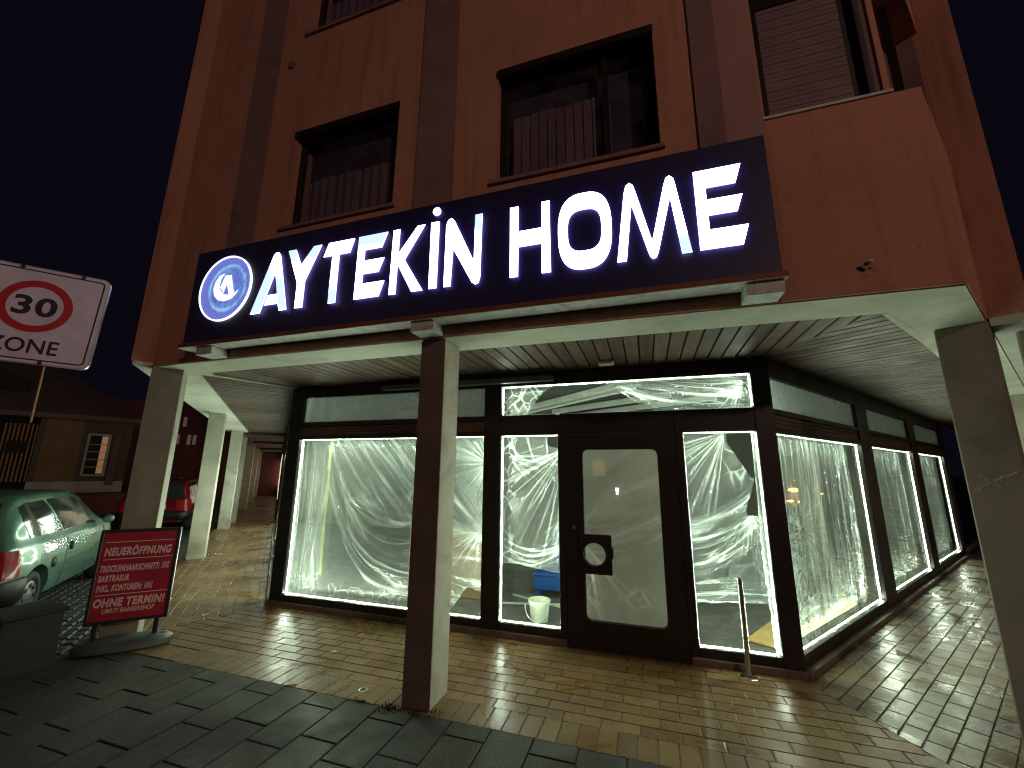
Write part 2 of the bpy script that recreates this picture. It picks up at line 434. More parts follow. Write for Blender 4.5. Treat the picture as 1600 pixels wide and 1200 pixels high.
class G:
    """collects shapes, builds one mesh"""
    def __init__(s):
        s.v = []
        s.f = []
    def add(s, v, f):
        n = len(s.v)
        s.v += [tuple(p) for p in v]
        s.f += [tuple(i + n for i in q) for q in f]
        return s
    def box(s, x0, x1, y0, y1, z0, z1):
        v = [(x0, y0, z0), (x1, y0, z0), (x1, y1, z0), (x0, y1, z0), (x0, y0, z1), (x1, y0, z1), (x1, y1, z1), (x0, y1, z1)]
        return s.add(v, [(3, 2, 1, 0), (4, 5, 6, 7), (0, 1, 5, 4), (1, 2, 6, 5), (2, 3, 7, 6), (3, 0, 4, 7)])
    def obox(s, F, a0, a1, d0, d1, z0, z1):
        pts = [F(a0, d0), F(a1, d0), F(a1, d1), F(a0, d1)]
        return s.prism(pts, z0, z1)
    def prism(s, pts, z0, z1):
        n = len(pts)
        ar = sum(pts[i][0] * pts[(i + 1) % n][1] - pts[(i + 1) % n][0] * pts[i][1] for i in range(n))
        if ar < 0:
            pts = pts[::-1]
        v = [(p[0], p[1], z0) for p in pts] + [(p[0], p[1], z1) for p in pts]
        f = [tuple(range(n - 1, -1, -1)), tuple(range(n, 2 * n))]
        f += [(i, (i + 1) % n, n + (i + 1) % n, n + i) for i in range(n)]
        return s.add(v, f)
    def tube(s, pts, r, n=10, cap=True):
        rings = []
        pts = [Vector(p) for p in pts]
        rr = r if isinstance(r, (list, tuple)) else [r] * len(pts)
        base = len(s.v)
        prev = None
        for i, p in enumerate(pts):
            d = (pts[min(i + 1, len(pts) - 1)] - pts[max(i - 1, 0)]).normalized()
            a = d.orthogonal().normalized() if prev is None else (prev - d * prev.dot(d)).normalized()
            prev = a
            b = d.cross(a)
            for k in range(n):
                t = 2 * math.pi * k / n
                s.v.append(tuple(p + (a * math.cos(t) + b * math.sin(t)) * rr[i]))
        for i in range(len(pts) - 1):
            for k in range(n):
                s.f.append((base + i * n + k, base + i * n + (k + 1) % n, base + (i + 1) * n + (k + 1) % n, base + (i + 1) * n + k))
        if cap:
            s.f.append(tuple(base + k for k in range(n - 1, -1, -1)))
            e = base + (len(pts) - 1) * n
            s.f.append(tuple(e + k for k in range(n)))
        return s
    def lathe(s, c, prof, n=24, sx=1.0, sy=1.0):
        base = len(s.v)
        for r, z in prof:
            for k in range(n):
                t = 2 * math.pi * k / n
                s.v.append((c[0] + r * math.cos(t) * sx, c[1] + r * math.sin(t) * sy, c[2] + z))
        for i in range(len(prof) - 1):
            for k in range(n):
                s.f.append((base + i * n + k, base + i * n + (k + 1) % n, base + (i + 1) * n + (k + 1) % n, base + (i + 1) * n + k))
        s.f.append(tuple(base + k for k in range(n - 1, -1, -1)))
        e = base + (len(prof) - 1) * n
        s.f.append(tuple(e + k for k in range(n)))
        return s
    def build(s, name, m, parent=None, smooth=False, bevel=0.0, seg=1):
        o = mk(name, s.v, s.f, m, parent, False)
        if bevel > 0:
            bm = bmesh.new()
            bm.from_mesh(o.data)
            bmesh.ops.bevel(bm, geom=[e for e in bm.edges if len(e.link_faces) == 2 and e.calc_face_angle(0) > 0.6], offset=bevel, segments=seg, affect='EDGES', profile=0.6)
            bm.to_mesh(o.data)
            bm.free()
        if smooth:
            bm = bmesh.new()
            bm.from_mesh(o.data)
            for fc in bm.faces:
                fc.smooth = True
            for e in bm.edges:
                if len(e.link_faces) == 2 and e.calc_face_angle(0) > 0.7:
                    e.smooth = False
            bm.to_mesh(o.data)
            bm.free()
        return o

def extrude_xz(poly, y0, y1):
    """polygon in the x-z plane, from y0 (front, towards the street) to y1"""
    n = len(poly)
    ar = sum(poly[i][0] * poly[(i + 1) % n][1] - poly[(i + 1) % n][0] * poly[i][1] for i in range(n))
    if ar < 0:
        poly = poly[::-1]
    v = [(p[0], y0, p[1]) for p in poly] + [(p[0], y1, p[1]) for p in poly]
    front = [tuple(range(n))]
    side = [(i, n + i, n + (i + 1) % n, (i + 1) % n) for i in range(n)]
    back = [tuple(range(2 * n - 1, n - 1, -1))]
    return v, front, side + back

def clip(poly, region):
    """Sutherland-Hodgman: clip poly by the convex region"""
    n = len(region)
    ar = sum(region[i][0] * region[(i + 1) % n][1] - region[(i + 1) % n][0] * region[i][1] for i in range(n))
    if ar < 0:
        region = region[::-1]
    out = poly
    for i in range(n):
        a, b = region[i], region[(i + 1) % n]
        ins = lambda p: (b[0] - a[0]) * (p[1] - a[1]) - (b[1] - a[1]) * (p[0] - a[0]) >= -1e-9
        cur, out = out, []
        if not cur:
            break
        for k in range(len(cur)):
            p, q = cur[k], cur[(k + 1) % len(cur)]
            ip, iq = ins(p), ins(q)
            if ip:
                out.append(p)
            if ip != iq:
                d1 = (b[0] - a[0]) * (p[1] - a[1]) - (b[1] - a[1]) * (p[0] - a[0])
                d2 = (b[0] - a[0]) * (q[1] - a[1]) - (b[1] - a[1]) * (q[0] - a[0])
                t = d1 / (d1 - d2)
                out.append((p[0] + (q[0] - p[0]) * t, p[1] + (q[1] - p[1]) * t))
    return out

def parea(p):
    return 0.5 * abs(sum(p[i][0] * p[(i + 1) % len(p)][1] - p[(i + 1) % len(p)][0] * p[i][1] for i in range(len(p))))

def pix_area(c, a):
    """how large a small horizontal piece shows (for choosing which pieces become objects)"""
    d = Vector((c[0], c[1], 0)) - Vector((0, 0, 1.6))
    zf = d.dot(f_)
    if zf <= 0.2:
        return 0.0
    x, y = d.dot(r2) / zf * 0.6394, d.dot(u2) / zf * 0.6394
    if abs(x) > 0.84 or abs(y) > 0.64:
        return 0.0
    return a * 1.6 / d.length ** 3

# plan frames: F(along, depth inwards) -> x, y
aL, aR = R_(137.027), R_(54.608)
dL, dR = Vector((math.cos(aL), math.sin(aL))), Vector((math.cos(aR), math.sin(aR)))
nL, nR = Vector((-0.6817, -0.7317)), Vector((math.sin(aR), -math.cos(aR)))
SHL, SHR = Vector((-4.436, 4.205)), Vector((1.132, 4.21))        # shop corners on the ground
OUL, OUR = Vector((-4.915, 2.815)), Vector((1.775, 2.815))        # facade corners above
FR = lambda a, d: (a, 4.21 + d)
RI = lambda a, d: tuple(SHR + dR * a - nR * d)
LE = lambda a, d: tuple(SHL + dL * a - nL * d)
ROUT = lambda a, d: tuple(OUR + dR * a - nR * d)
LOUT = lambda a, d: tuple(OUL + dL * a - nL * d)

def cross_lines(p, d, q, e):
    den = d[0] * e[1] - d[1] * e[0]
    t = ((q[0] - p[0]) * e[1] - (q[1] - p[1]) * e[0]) / den
    return (p[0] + d[0] * t, p[1] + d[1] * t)

# ================================================================== GROUND
g = G()
g.add([(-400, -400, -0.115), (400, -400, -0.115), (400, 400, -0.115), (-400, 400, -0.115)], [(0, 1, 2, 3)])
tag(g.build('ground', 'asphalt'), 'dark wet asphalt street surface reaching away from the arcade', kind='structure')

# --- arcade pavement: base sheet and klinker tiles
PAV_R, PAV_L = 12.0, 30.0
inF = (0.0, 2.815)
base_poly = [(-4.95, 2.815), (1.80, 2.815), ROUT(PAV_R, -0.05), RI(PAV_R, 0.2), RI(0, 0.2), LE(0, 0.2), LE(PAV_L, 0.2), LOUT(PAV_L, -0.05)]
g = G()
g.prism([(-4.95, 2.815), (1.80, 2.815), (1.4, 4.5), (-4.6, 4.5)], -0.12, -0.006)
g.prism([ROUT(0.02, -0.05), ROUT(PAV_R, -0.05), RI(PAV_R, 0.2), RI(-0.2, 0.2)], -0.12, -0.0065)
g.prism([LOUT(0.02, -0.05), LOUT(PAV_L, -0.05), LE(PAV_L, 0.2), LE(-0.2, 0.2)], -0.12, -0.007)
pav = g.build('arcade_pavement', 'grout')
tag(pav, 'yellow brown klinker tiled arcade pavement, wet and shining', kind='structure')

bisL = Vector((-0.366, -0.93))
bisR = Vector((0.459, -0.889))
MB_R = Vector((1.07, 4.21))
MB_L = SHL
cutL = tuple(MB_L + bisL * 1.27)
cutR = tuple(MB_R + bisR * 1.33)
mL = tuple(MB_L + bisL * 3.0)
mR = tuple(MB_R + bisR * 3.0)
fl = cross_lines(MB_L, bisL, (0, 3.032), (1, 0))
frr = cross_lines(MB_R, bisR, (0, 3.032), (1, 0))
reg_front = [tuple(MB_L), fl, frr, tuple(MB_R)]
fl2 = cross_lines(MB_L, bisL, (0, 2.815), (1, 0))
fr2 = cross_lines(MB_R, bisR, (0, 2.815), (1, 0))
reg_edge = [fl, fl2, fr2, frr]
reg_right = [tuple(MB_R), fr2, ROUT(PAV_R, 0.0), RI(PAV_R, 0)]
reg_right = [tuple(MB_R), fr2, (2.02, 3.05), ROUT(PAV_R, -0.02), RI(PAV_R, 0)]
reg_left = [tuple(MB_L), fl2, (-5.05, 2.83), LOUT(PAV_L, -0.02), LE(PAV_L, 0)]

pieces = []    # (polygon, wet, full?, frame angle)
TL_, TW_, GAP = 0.245, 0.1175, 0.0075
def rows(Fn, a0, a1, d0, nrow, region, wet, ang, jit=0.0):
    for k in range(nrow):
        o0 = d0 - k * TW_
        off = (k % 2) * TL_ * 0.5
        n = int((a1 - a0) / TL_) + 2
        for i in range(n):
            x0 = a0 + off + i * TL_
            poly = [Fn(x0 + GAP / 2, o0 - GAP / 2), Fn(x0 + TL_ - GAP / 2, o0 - GAP / 2), Fn(x0 + TL_ - GAP / 2, o0 - TW_ + GAP / 2), Fn(x0 + GAP / 2, o0 - TW_ + GAP / 2)]
            q = clip(poly, region)
            if len(q) >= 3 and parea(q) > 0.0012:
                full = abs(parea(q) - parea(poly)) < 1e-6
                pieces.append((q, wet, full, ang))
def shrink(region, m):
    c = Vector((sum(p[0] for p in region) / len(region), sum(p[1] for p in region) / len(region)))
    return region
rows(lambda a, d: (a, 4.21 + d), -5.4, 2.2, 0.0, 10, reg_front, False, 0.0)
rows(lambda a, d: RI(a, d), -2.0, 12.0, 0.0, 13, reg_right, True, aR)
rows(lambda a, d: LE(a, d), -2.0, 24.0, 0.0, 13, reg_left, False, aL)
x = -5.2
while x < 2.2:
    poly = [(x + GAP / 2, 2.818), (x + TW_ - GAP / 2, 2.818), (x + TW_ - GAP / 2, 3.032 - GAP / 2), (x + GAP / 2, 3.032 - GAP / 2)]
    q = clip(poly, reg_edge)
    if len(q) >= 3 and parea(q) > 0.0012:
        pieces.append((q, False, abs(parea(q) - parea(poly)) < 1e-6, math.pi / 2))
    x += TW_

def tile_geo(poly, h=0.02, inset=0.004, drop=0.003):
    n = len(poly)
    ar = sum(poly[i][0] * poly[(i + 1) % n][1] - poly[(i + 1) % n][0] * poly[i][1] for i in range(n))
    if ar < 0:
        poly = poly[::-1]
    c = (sum(p[0] for p in poly) / n, sum(p[1] for p in poly) / n)
    ins = []
    for p in poly:
        d = Vector((c[0] - p[0], c[1] - p[1]))
        l = d.length
        d = d / l * min(inset * 1.4, l * 0.3)
        ins.append((p[0] + d.x, p[1] + d.y))
    v = [(p[0], p[1], -h) for p in poly] + [(p[0], p[1], -drop) for p in poly] + [(p[0], p[1], 0.0) for p in ins]
    f = [(i, (i + 1) % n, n + (i + 1) % n, n + i) for i in range(n)]
    f += [(n + i, n + (i + 1) % n, 2 * n + (i + 1) % n, 2 * n + i) for i in range(n)]
    f += [tuple(range(2 * n, 3 * n))]
    return v, f

def lay(pieces, parent, name, mats, limit, jitter, L, W):
    ranked = sorted(pieces, key=lambda p: -pix_area((sum(q[0] for q in p[0]) / len(p[0]), sum(q[1] for q in p[0]) / len(p[0])), parea(p[0])))
    shared = {}
    rest = {}
    for i, (q, wet, full, ang) in enumerate(ranked):
        c = (sum(p[0] for p in q) / len(q), sum(p[1] for p in q) / len(q))
        dz = random.uniform(-1, 1) * jitter
        tx, ty = random.uniform(-1, 1) * jitter * 4, random.uniform(-1, 1) * jitter * 4
        if i < limit:
            if full:
                key = (wet,)
                if key not in shared:
                    v, fc = tile_geo([(-L / 2, -W / 2), (L / 2, -W / 2), (L / 2, W / 2), (-L / 2, W / 2)])
                    me = bpy.data.meshes.new(name)
                    me.from_pydata(v, [], fc)
                    me.materials.append(MT[mats[2 if wet else 0]])
                    shared[key] = me
                me = shared[key]
                rz = ang
            else:
                v, fc = tile_geo([(p[0] - c[0], p[1] - c[1]) for p in q])
                me = bpy.data.meshes.new(name)
                me.from_pydata(v, [], fc)
                me.materials.append(MT[mats[2 if wet else 0]])
                rz = 0.0
            o = bpy.data.objects.new(name, me)
            col.objects.link(o)
            o.location = (c[0], c[1], dz)
            o.rotation_euler = (tx, ty, rz)
            o.parent = parent
        else:
            gg = rest.setdefault(wet, G())
            v, fc = tile_geo([(p[0] - c[0], p[1] - c[1]) for p in q])
            gg.add([(p[0] + c[0], p[1] + c[1], p[2] + dz + (p[0] * ty - p[1] * tx)) for p in v], fc)
    for wet, gg in rest.items():
        tag(gg.build(name + '_field', mats[3 if wet else 1], parent), kind='stuff')
lay(pieces, pav, 'klinker_tile', ('tile1', 'tile2', 'tile1w', 'tile2w'), 300, 0.0008, TL_ - GAP, TW_ - GAP)

# --- grey paving slabs in front
g = G()
g.prism([(-4.55, -6), (6, -6), (6, 2.812), (-4.98, 2.812), (-4.98, 1.9), (-4.55, 1.4)], -0.12, -0.011)
slabs = g.build('grey_pavement', 'dirt')
tag(slabs, 'dark grey concrete slab pavement in front of the arcade', kind='structure')
sp = []
SW, SL = 0.275, 0.43
xs = -4.6
k = 0
while xs < 3.2:
    y0 = 2.806 - (0.0 if k % 2 else SL * 0.33) + SL
    while y0 > 0.3:
        poly = [(xs + 0.0045, y0 - SL + 0.0045), (xs + SW - 0.0045, y0 - SL + 0.0045), (xs + SW - 0.0045, y0 - 0.0045), (xs + 0.0045, y0 - 0.0045)]
        q = clip(poly, [(-4.55, 0.4), (3.2, 0.4), (3.2, 2.804), (-4.95, 2.804), (-4.95, 1.0)])
        if len(q) >= 3 and parea(q) > 0.004:
            sp.append((q, False, abs(parea(q) - parea(poly)) < 1e-6, 0.0))
        y0 -= SL
    xs += SW
    k += 1
lay(sp, slabs, 'paving_slab', ('slab1', 'slab2', 'slab1', 'slab2'), 300, 0.0015, SW - 0.009, SL - 0.009)

# --- cobbled parking lane on the left
g = G()
for i in range(60):
    for j in range(46):
        a, d = -3.0 + i * 0.135, -0.12 - j * 0.105
        if a + d * 0.2 < -2.6:
            continue
        p = Vector(LOUT(a + (j % 2) * 0.065 + random.uniform(-.008, .008), d + random.uniform(-.006, .006)))
        if p.y < 2.83 and p.x > -5.0:
            continue
        w_, l_ = random.uniform(0.042, 0.05), random.uniform(0.055, 0.064)
        q = [p + dL * s * l_ + nL * t * w_ for s, t in ((-1, -1), (1, -1), (1, 1), (-1, 1))]
        v, fc = tile_geo([tuple(x) for x in q], 0.04, 0.016, 0.016)
        dz = -0.085 + random.uniform(-.005, .005)
        g.add([(x[0], x[1], x[2] + dz) for x in v], fc)
tag(g.build('cobbled_street', 'cobble'), 'dark wet cobblestones of the parking lane beside the arcade', kind='stuff')

# ================================================================== CORNER BUILDING
bld = thing('corner_building', 'terracotta rendered corner building with open arcade and glazed shop on ground floor', 'building', (-1.6, 4.0, 0))

# front wall with window openings, as strips
Y0, Y1 = 2.815, 3.10
def wall_grid(F, a0, a1, z0, z1, d0, d1, openings):
    xs = sorted({a0, a1, *[o[0] for o in openings], *[o[1] for o in openings]})
    zs = sorted({z0, z1, *[o[2] for o in openings], *[o[3] for o in openings]})
    gg = G()
    for i in range(len(xs) - 1):
        for j in range(len(zs) - 1):
            cx, cz = (xs[i] + xs[i + 1]) / 2, (zs[j] + zs[j + 1]) / 2
            if any(o[0] < cx < o[1] and o[2] < cz < o[3] for o in openings):
                continue
            gg.obox(F, xs[i], xs[i + 1], d0, d1, zs[j], zs[j + 1])
    return gg
def weld(o):
    bm = bmesh.new()
    bm.from_mesh(o.data)
    bmesh.ops.remove_doubles(bm, verts=bm.verts, dist=1e-5)
    # drop inner double faces
    seen = {}
    for fc in bm.faces:
        key = tuple(sorted(v.index for v in fc.verts))
        seen.setdefault(key, []).append(fc)
    kill = [fc for l in seen.values() if len(l) > 1 for fc in l]
    bmesh.ops.delete(bm, geom=kill, context='FACES')
    bm.to_mesh(o.data)
    bm.free()
    return o
FW = lambda a, d: (a, Y0 + d)
ops = [(-3.352, -2.083, 3.975, 5.075), (-1.072, 0.232, 3.975, 5.075), (0.915, 1.775, 3.99, 5.10),
       (-3.352, -2.083, 6.42, 7.52), (-1.072, 0.232, 6.42, 7.52), (0.915, 1.775, 6.43, 7.54)]
weld(wall_grid(FW, -4.915, 1.775, 2.652, 10.0, 0.0, 0.285, ops).build('front_wall', 'orange', bld))
# the proud render stripes between the windows
for x0, x1 in ((-4.10, -3.735), (-1.85, -1.475), (0.49, 0.665)):
    G().box(x0, x1, 2.797, 2.8148, 3.75, 10.0).build('render_stripe', 'stripe', bld)
G().box(0.667, 0.90, 2.803, 2.8148, 3.75, 10.0).build('render_stripe', surf('pale_plum_render', (0.36, 0.20, 0.18), (0.30, 0.165, 0.15), 3.0, 0.9, bs=0.35, bscale=90), bld)
# thin proud moulding at the bottom of the wall
G().box(0.86, 1.77, 2.806, 2.8148, 2.652, 2.70).build('drip_moulding', 'orange', bld)
# right flank: parapet with corner window above, then the projecting wall
weld(wall_grid(ROUT, 0.0, 0.9, 2.652, 10.0, 0.0, 0.285, [(0.0, 0.88, 3.99, 5.10), (0.0, 0.88, 6.43, 7.54)]).build('right_parapet', 'orange', bld))
g = G()
g.obox(ROUT, 0.9, 11.0, -0.19, 0.36, 2.66, 10.0)
g.build('right_wall', 'orange', bld)
G().obox(ROUT, 0.905, 11.0, -0.185, -0.005, 2.60, 2.659).build('right_wall_edge', 'white', bld)
# left flank, projecting by the same step
G().obox(LOUT, 0.03, 9.0, -0.185, 0.36, 2.70, 10.0).build('left_wall', 'orange', bld)
G().obox(LOUT, 0.035, 9.0, -0.17, 0.0, 2.66, 2.699).build('left_wall_edge', 'white', bld)
# body behind (closes the upper storeys)
g = G()
ri, le = ROUT(11.0, 0.3), LOUT(9.0, 0.3)
g.prism([(-4.6, 3.2), (1.6, 3.2), ri, (ri[0] - 6, ri[1] + 3), (le[0] + 6, le[1] + 4), le], 2.95, 10.0)
g.build('upper_storeys', 'dark', bld)

# edge beams (white painted)
def inner(base, d, n_, k):
    return (base[0] - n_[0] * k, base[1] - n_[1] * k)
BW = 0.385
iFR = cross_lines((0, Y0 + BW), (1, 0), ROUT(0, BW), dR)
iFL = cross_lines((0, Y0 + BW), (1, 0), LOUT(0, BW), dL)
oFR = cross_lines((0, Y0 + 0.012), (1, 0), ROUT(0, 0.012), dR)
oFL = cross_lines((0, Y0 + 0.012), (1, 0), LOUT(0, 0.012), dL)
G().prism([oFL, oFR, iFR, iFL], 2.645, 2.90).build('edge_beam', 'white', bld)
g = G()
g.prism([oFR, ROUT(0.9, 0.012), ROUT(11, 0.012), ROUT(11, BW), iFR], 2.646, 2.90)
g.build('edge_beam', 'white', bld)
g = G()
g.prism([oFL, iFL, LOUT(9.0, BW), LOUT(9.0, 0.012)], 2.646, 2.90)
g.build('edge_beam', 'white', bld)
# splayed haunch of the beam at the right corner
G().prism([iFR, ROUT(0.9, 0.34), tuple(Vector(ROUT(1.25, BW)) + Vector((-0.0, 0.0))), tuple(Vector(iFR) + Vector((-0.02, 0.02)))], 2.6445, 2.70).build('beam_haunch', 'white', bld)

# columns
def column(F, a0, a1, d0, d1, mat='column', z1=2.6455, z0=-0.02):
    g = G()
    g.obox(F, a0, a1, d0, d1, z0, z1)
    return g.build('column', mat, bld, bevel=0.008)
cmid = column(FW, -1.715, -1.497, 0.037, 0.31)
G().box(-1.7135, -1.4985, 2.850, 2.8519, -0.01, 2.64).build('front_face_sheet', 'redcolumn', cmid)  # browner, darker sheet over the front face only
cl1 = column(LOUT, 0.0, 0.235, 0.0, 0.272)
G().obox(LOUT, -0.0022, -0.0004, 0.004, 0.268, 0.0, 2.64).build('front_face_sheet', 'darkcolumn', cl1)  # darker sheet over the front face only
for s_ in (4.25, 8.55):
    column(LOUT, s_ - 0.12, s_ + 0.12, 0.0, 0.272)
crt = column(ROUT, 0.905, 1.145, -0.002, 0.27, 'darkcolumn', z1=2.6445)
column(ROUT, 5.3, 5.53, 0.0, 0.27)
# worn sprayed mark on the right column
random.seed(5)
fa = Vector((*ROUT(0.903, 0.0), 0))
e1 = Vector((-nR.x, -nR.y, 0))         # towards the passage
g = G()
def dab(u, z, w_, h_, rot):
    c = fa + e1 * u + Vector((0, 0, z))
    a = e1 * math.cos(rot) + Vector((0, 0, 1)) * math.sin(rot)
    b = -e1 * math.sin(rot) + Vector((0, 0, 1)) * math.cos(rot)
    nn = Vector((-dR.x, -dR.y, 0)) * 0.001
    g.add([c + nn + a * sx * w_ / 2 + b * sy * h_ / 2 for sx, sy in ((-1, -1), (1, -1), (1, 1), (-1, 1))], [(0, 1, 2, 3)])
for k in range(46):
    t = k / 45
    dab(0.235 - 0.20 * t + random.uniform(-.004, .004), 1.495 + 0.125 * t + random.uniform(-.014, .014), random.uniform(.004, .009), random.uniform(.010, .022), R_(random.choice((-30, 60)) + random.uniform(-15, 15)))
for k in range(30):
    t = k / 29
    dab(0.205 - 0.075 * t + random.uniform(-.012, .012), 1.615 - 0.085 * t + random.uniform(-.012, .012), random.uniform(.004, .010), random.uniform(.008, .016), R_(random.choice((-30, 60)) + random.uniform(-15, 15)))
g.build('worn_spray_mark', surf('worn_spray_paint', (0.45, 0.40, 0.36), (0.30, 0.27, 0.24), 30, 0.8, bs=0.0), crt)
random.seed(21)

# soffit of wooden boards
SHZ = 2.664
soff = thing('x', 'x', 'x')
bpy.data.objects.remove(soff)
g = G()
g.prism([iFL, iFR, (1.3, 4.4), (-4.6, 4.4)], SHZ + 0.02, SHZ + 0.04)
g.prism([iFR, ROUT(11, BW), RI(11, 0.1), RI(0, 0.1)], SHZ + 0.0205, SHZ + 0.0405)
g.prism([iFL, LE(0, 0.1), LE(9, 0.1), LOUT(9, BW)], SHZ + 0.021, SHZ + 0.041)
soff = g.build('soffit', 'dark', bld)
BP = 0.1225
regs = [([iFL, iFR, (1.10, 4.235), (-4.40, 4.235)], FW, -5.4, 2.4, 0.3, 1.6, 400, 'f'),
        ([iFR, ROUT(11, BW), RI(11, -0.01), (1.10, 4.235)], ROUT, -1.4, 11.0, 0.3, 1.6, 40, 'r'),
        ([iFL, (-4.40, 4.235), LE(9, -0.01), LOUT(9, BW)], LOUT, -0.9, 9.0, 0.3, 1.6, 0, 'l')]
WOODS = {}
for tagk, ang in (('f', 0.0), ('r', aR), ('l', aL)):
    m = surf('soffit_wood_' + tagk, (0.175, 0.115, 0.073), (0.06, 0.037, 0.024), 5.0, 0.66, 0.46, bs=0.6, bd=0.004, bscale=26, stain=(0.055, 0.03, 0.02), stain_scale=2.6, var=0.38)
    # stretch the grain along the board
    for nd in list(m.node_tree.nodes):
        if nd.type == 'TEX_NOISE' and nd.inputs['Vector'].is_linked and nd.inputs['Scale'].default_value in (5.0, 26.0):
            src = nd.inputs['Vector'].links[0].from_socket
            mp = m.node_tree.nodes.new('ShaderNodeMapping')
            mp.vector_type = 'POINT'
            mp.inputs['Rotation'].default_value = (0, 0, -ang)
            m.node_tree.links.new(src, mp.inputs['Vector'])
            mp2 = m.node_tree.nodes.new('ShaderNodeMapping')
            mp2.inputs['Scale'].default_value = (3.0, 0.35, 3.0)
            m.node_tree.links.new(mp.outputs[0], mp2.inputs['Vector'])
            m.node_tree.links.new(mp2.outputs[0], nd.inputs['Vector'])
    WOODS[tagk] = m
for reg, F, a0, a1, d0, d1, lim, kk in regs:
    rest = G()
    a = a0
    n = 0
    while a < a1:
        poly = [F(a + 0.0075, d0), F(a + BP - 0.0075, d0), F(a + BP - 0.0075, d1), F(a + 0.0075, d1)]
        q = clip(poly, reg)
        a += BP
        if len(q) < 3 or parea(q) < 0.003:
            continue
        z = SHZ + random.uniform(-0.0015, 0.0015)
        n += 1
        c = (sum(p[0] for p in q) / len(q), sum(p[1] for p in q) / len(q))
        if n <= lim:
            gg = G().prism(q, z, z + 0.018)
            gg.build('soffit_board', WOODS[kk], soff, bevel=0.003)
        else:
            rest.prism(q, z, z + 0.018)
    if rest.v:
        tag(rest.build('soffit_board_field', WOODS[kk], soff), kind='stuff')
# pale mitre batten at the left corner of the soffit
p0, p1 = Vector(iFL), Vector((-4.40, 4.21))
dd = (p1 - p0).normalized()
nn = Vector((-dd.y, dd.x))
G().prism([p0 + nn * 0.035 - dd * 0.05, p1 + nn * 0.035, p1 - nn * 0.035, p0 - nn * 0.035 - dd * 0.05], 2.648, 2.662).build('mitre_batten', 'white', bld)
G().prism([Vector(iFL) + Vector((-0.10, 0.02)), Vector(iFL) + Vector((0.17, 0)), Vector(iFL) + Vector((0.03, 0.16))], 2.6475, 2.66).build('corner_plate', 'white', bld)
# cross beam of the left arcade
G().obox(LOUT, 8.9, 9.05, 0.3, 1.36, 2.60, 2.70).build('cross_beam', 'frame', bld)

# -------- upper windows
def upper_window(x0, x1, z0, z1, kind):
    wdw = G()
    fw = 0.05
    ya, yb = 2.905, 2.955
    for a, b, c, d in ((x0, x1, z1 - fw, z1), (x0, x1, z0, z0 + fw), (x0, x0 + fw, z0 + fw, z1 - fw), (x1 - fw, x1, z0 + fw, z1 - fw)):
        wdw.box(a, b, ya, yb, c, d)
    if kind == 'slats':
        wdw.box((x0 + x1) / 2 + 0.24, (x0 + x1) / 2 + 0.29, ya, yb, z0 + fw, z1 - fw)
    o = wdw.build('upper_window', 'frame', bld)
    G().box(x0 + fw, x1 - fw, 2.928, 2.934, z0 + fw, z1 - fw).build('pane', 'upglass', o)
    G().box(x0 - 0.05, x1 + 0.03, 2.785, 2.905, z0 - 0.035, z0 - 0.002).build('window_sill', 'stripe', o)
    G().box(x0 - 0.004, x1 + 0.004, 2.800, 2.90, z1 - 0.05, z1 + 0.02).build('shutter_box', 'frame', o)
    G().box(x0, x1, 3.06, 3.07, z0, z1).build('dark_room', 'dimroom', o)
    if kind == 'slats':
        xx = x0 + 0.1
        while xx < x1 - 0.36:
            G().prism([(xx, 2.985), (xx + 0.068, 2.995), (xx + 0.068, 2.998), (xx, 2.988)], z0 + 0.05, z1 - 0.34 + random.uniform(-.01, .01)).build('blind_slat', 'blind', o)
            xx += 0.078
    else:
        gg = G()
        n = 40
        for i in range(n + 1):
            xx = x0 + 0.06 + (x1 - x0 - 0.12) * i / n
            yy = 3.0 + 0.012 * math.sin(i * 1.7) + 0.006 * math.sin(i * 0.6)
            gg.v += [(xx, yy, z0 + 0.03), (xx, yy, z1 - 0.45)]
        gg.f = [(2 * i, 2 * i + 2, 2 * i + 3, 2 * i + 1) for i in range(n)]
        gg.build('curtain', 'blind', o)
upper_window(-3.352, -2.083, 3.975, 5.075, 'cloth')
upper_window(-1.072, 0.232, 3.975, 5.075, 'slats')
upper_window(-3.352, -2.083, 6.42, 7.52, 'cloth')
upper_window(-1.072, 0.232, 6.42, 7.52, 'slats')
# corner window over the parapet: roller shutter, post, flank glazing
for zz in (3.99, 6.43):
    g = G()
    g.box(0.915, 1.60, 2.87, 2.92, zz + 1.02, zz + 1.11)
    g.box(0.915, 0.965, 2.87, 2.92, zz + 0.02, zz + 1.02)
    g.box(0.965, 1.60, 2.87, 2.92, zz + 0.02, zz + 0.05)
    cw = g.build('corner_window', 'frame', bld)
    k = 0
    z = zz + 0.05
    while z < zz + 1.02:
        G().box(0.966, 1.47, 2.885 + (0.0015 if k % 2 else 0), 2.897, z, z + 0.036).build('shutter_slat', 'shutter', cw)
        z += 0.039
        k += 1
    G().box(1.60, 1.635, 2.83, 2.865, zz + 0.02, zz + 1.10).build('corner_post', 'orange', cw)
    G().box(0.90, 1.63, 2.80, 2.87, zz + 0.001, zz + 0.019).build('window_sill', 'signcase', cw)
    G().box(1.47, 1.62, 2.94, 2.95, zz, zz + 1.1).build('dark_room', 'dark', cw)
    G().obox(ROUT, 0.0, 0.88, 0.20, 0.22, zz, zz + 1.1).build('flank_shutter', 'shutter', cw)
    G().obox(ROUT, 0.40, 0.44, 0.10, 0.15, zz, zz + 1.1).build('flank_post', 'frame', cw)
    G().obox(ROUT, 0.86, 0.88, 0.03, 0.2, zz, zz + 1.1).build('flank_post', 'stripe', cw)
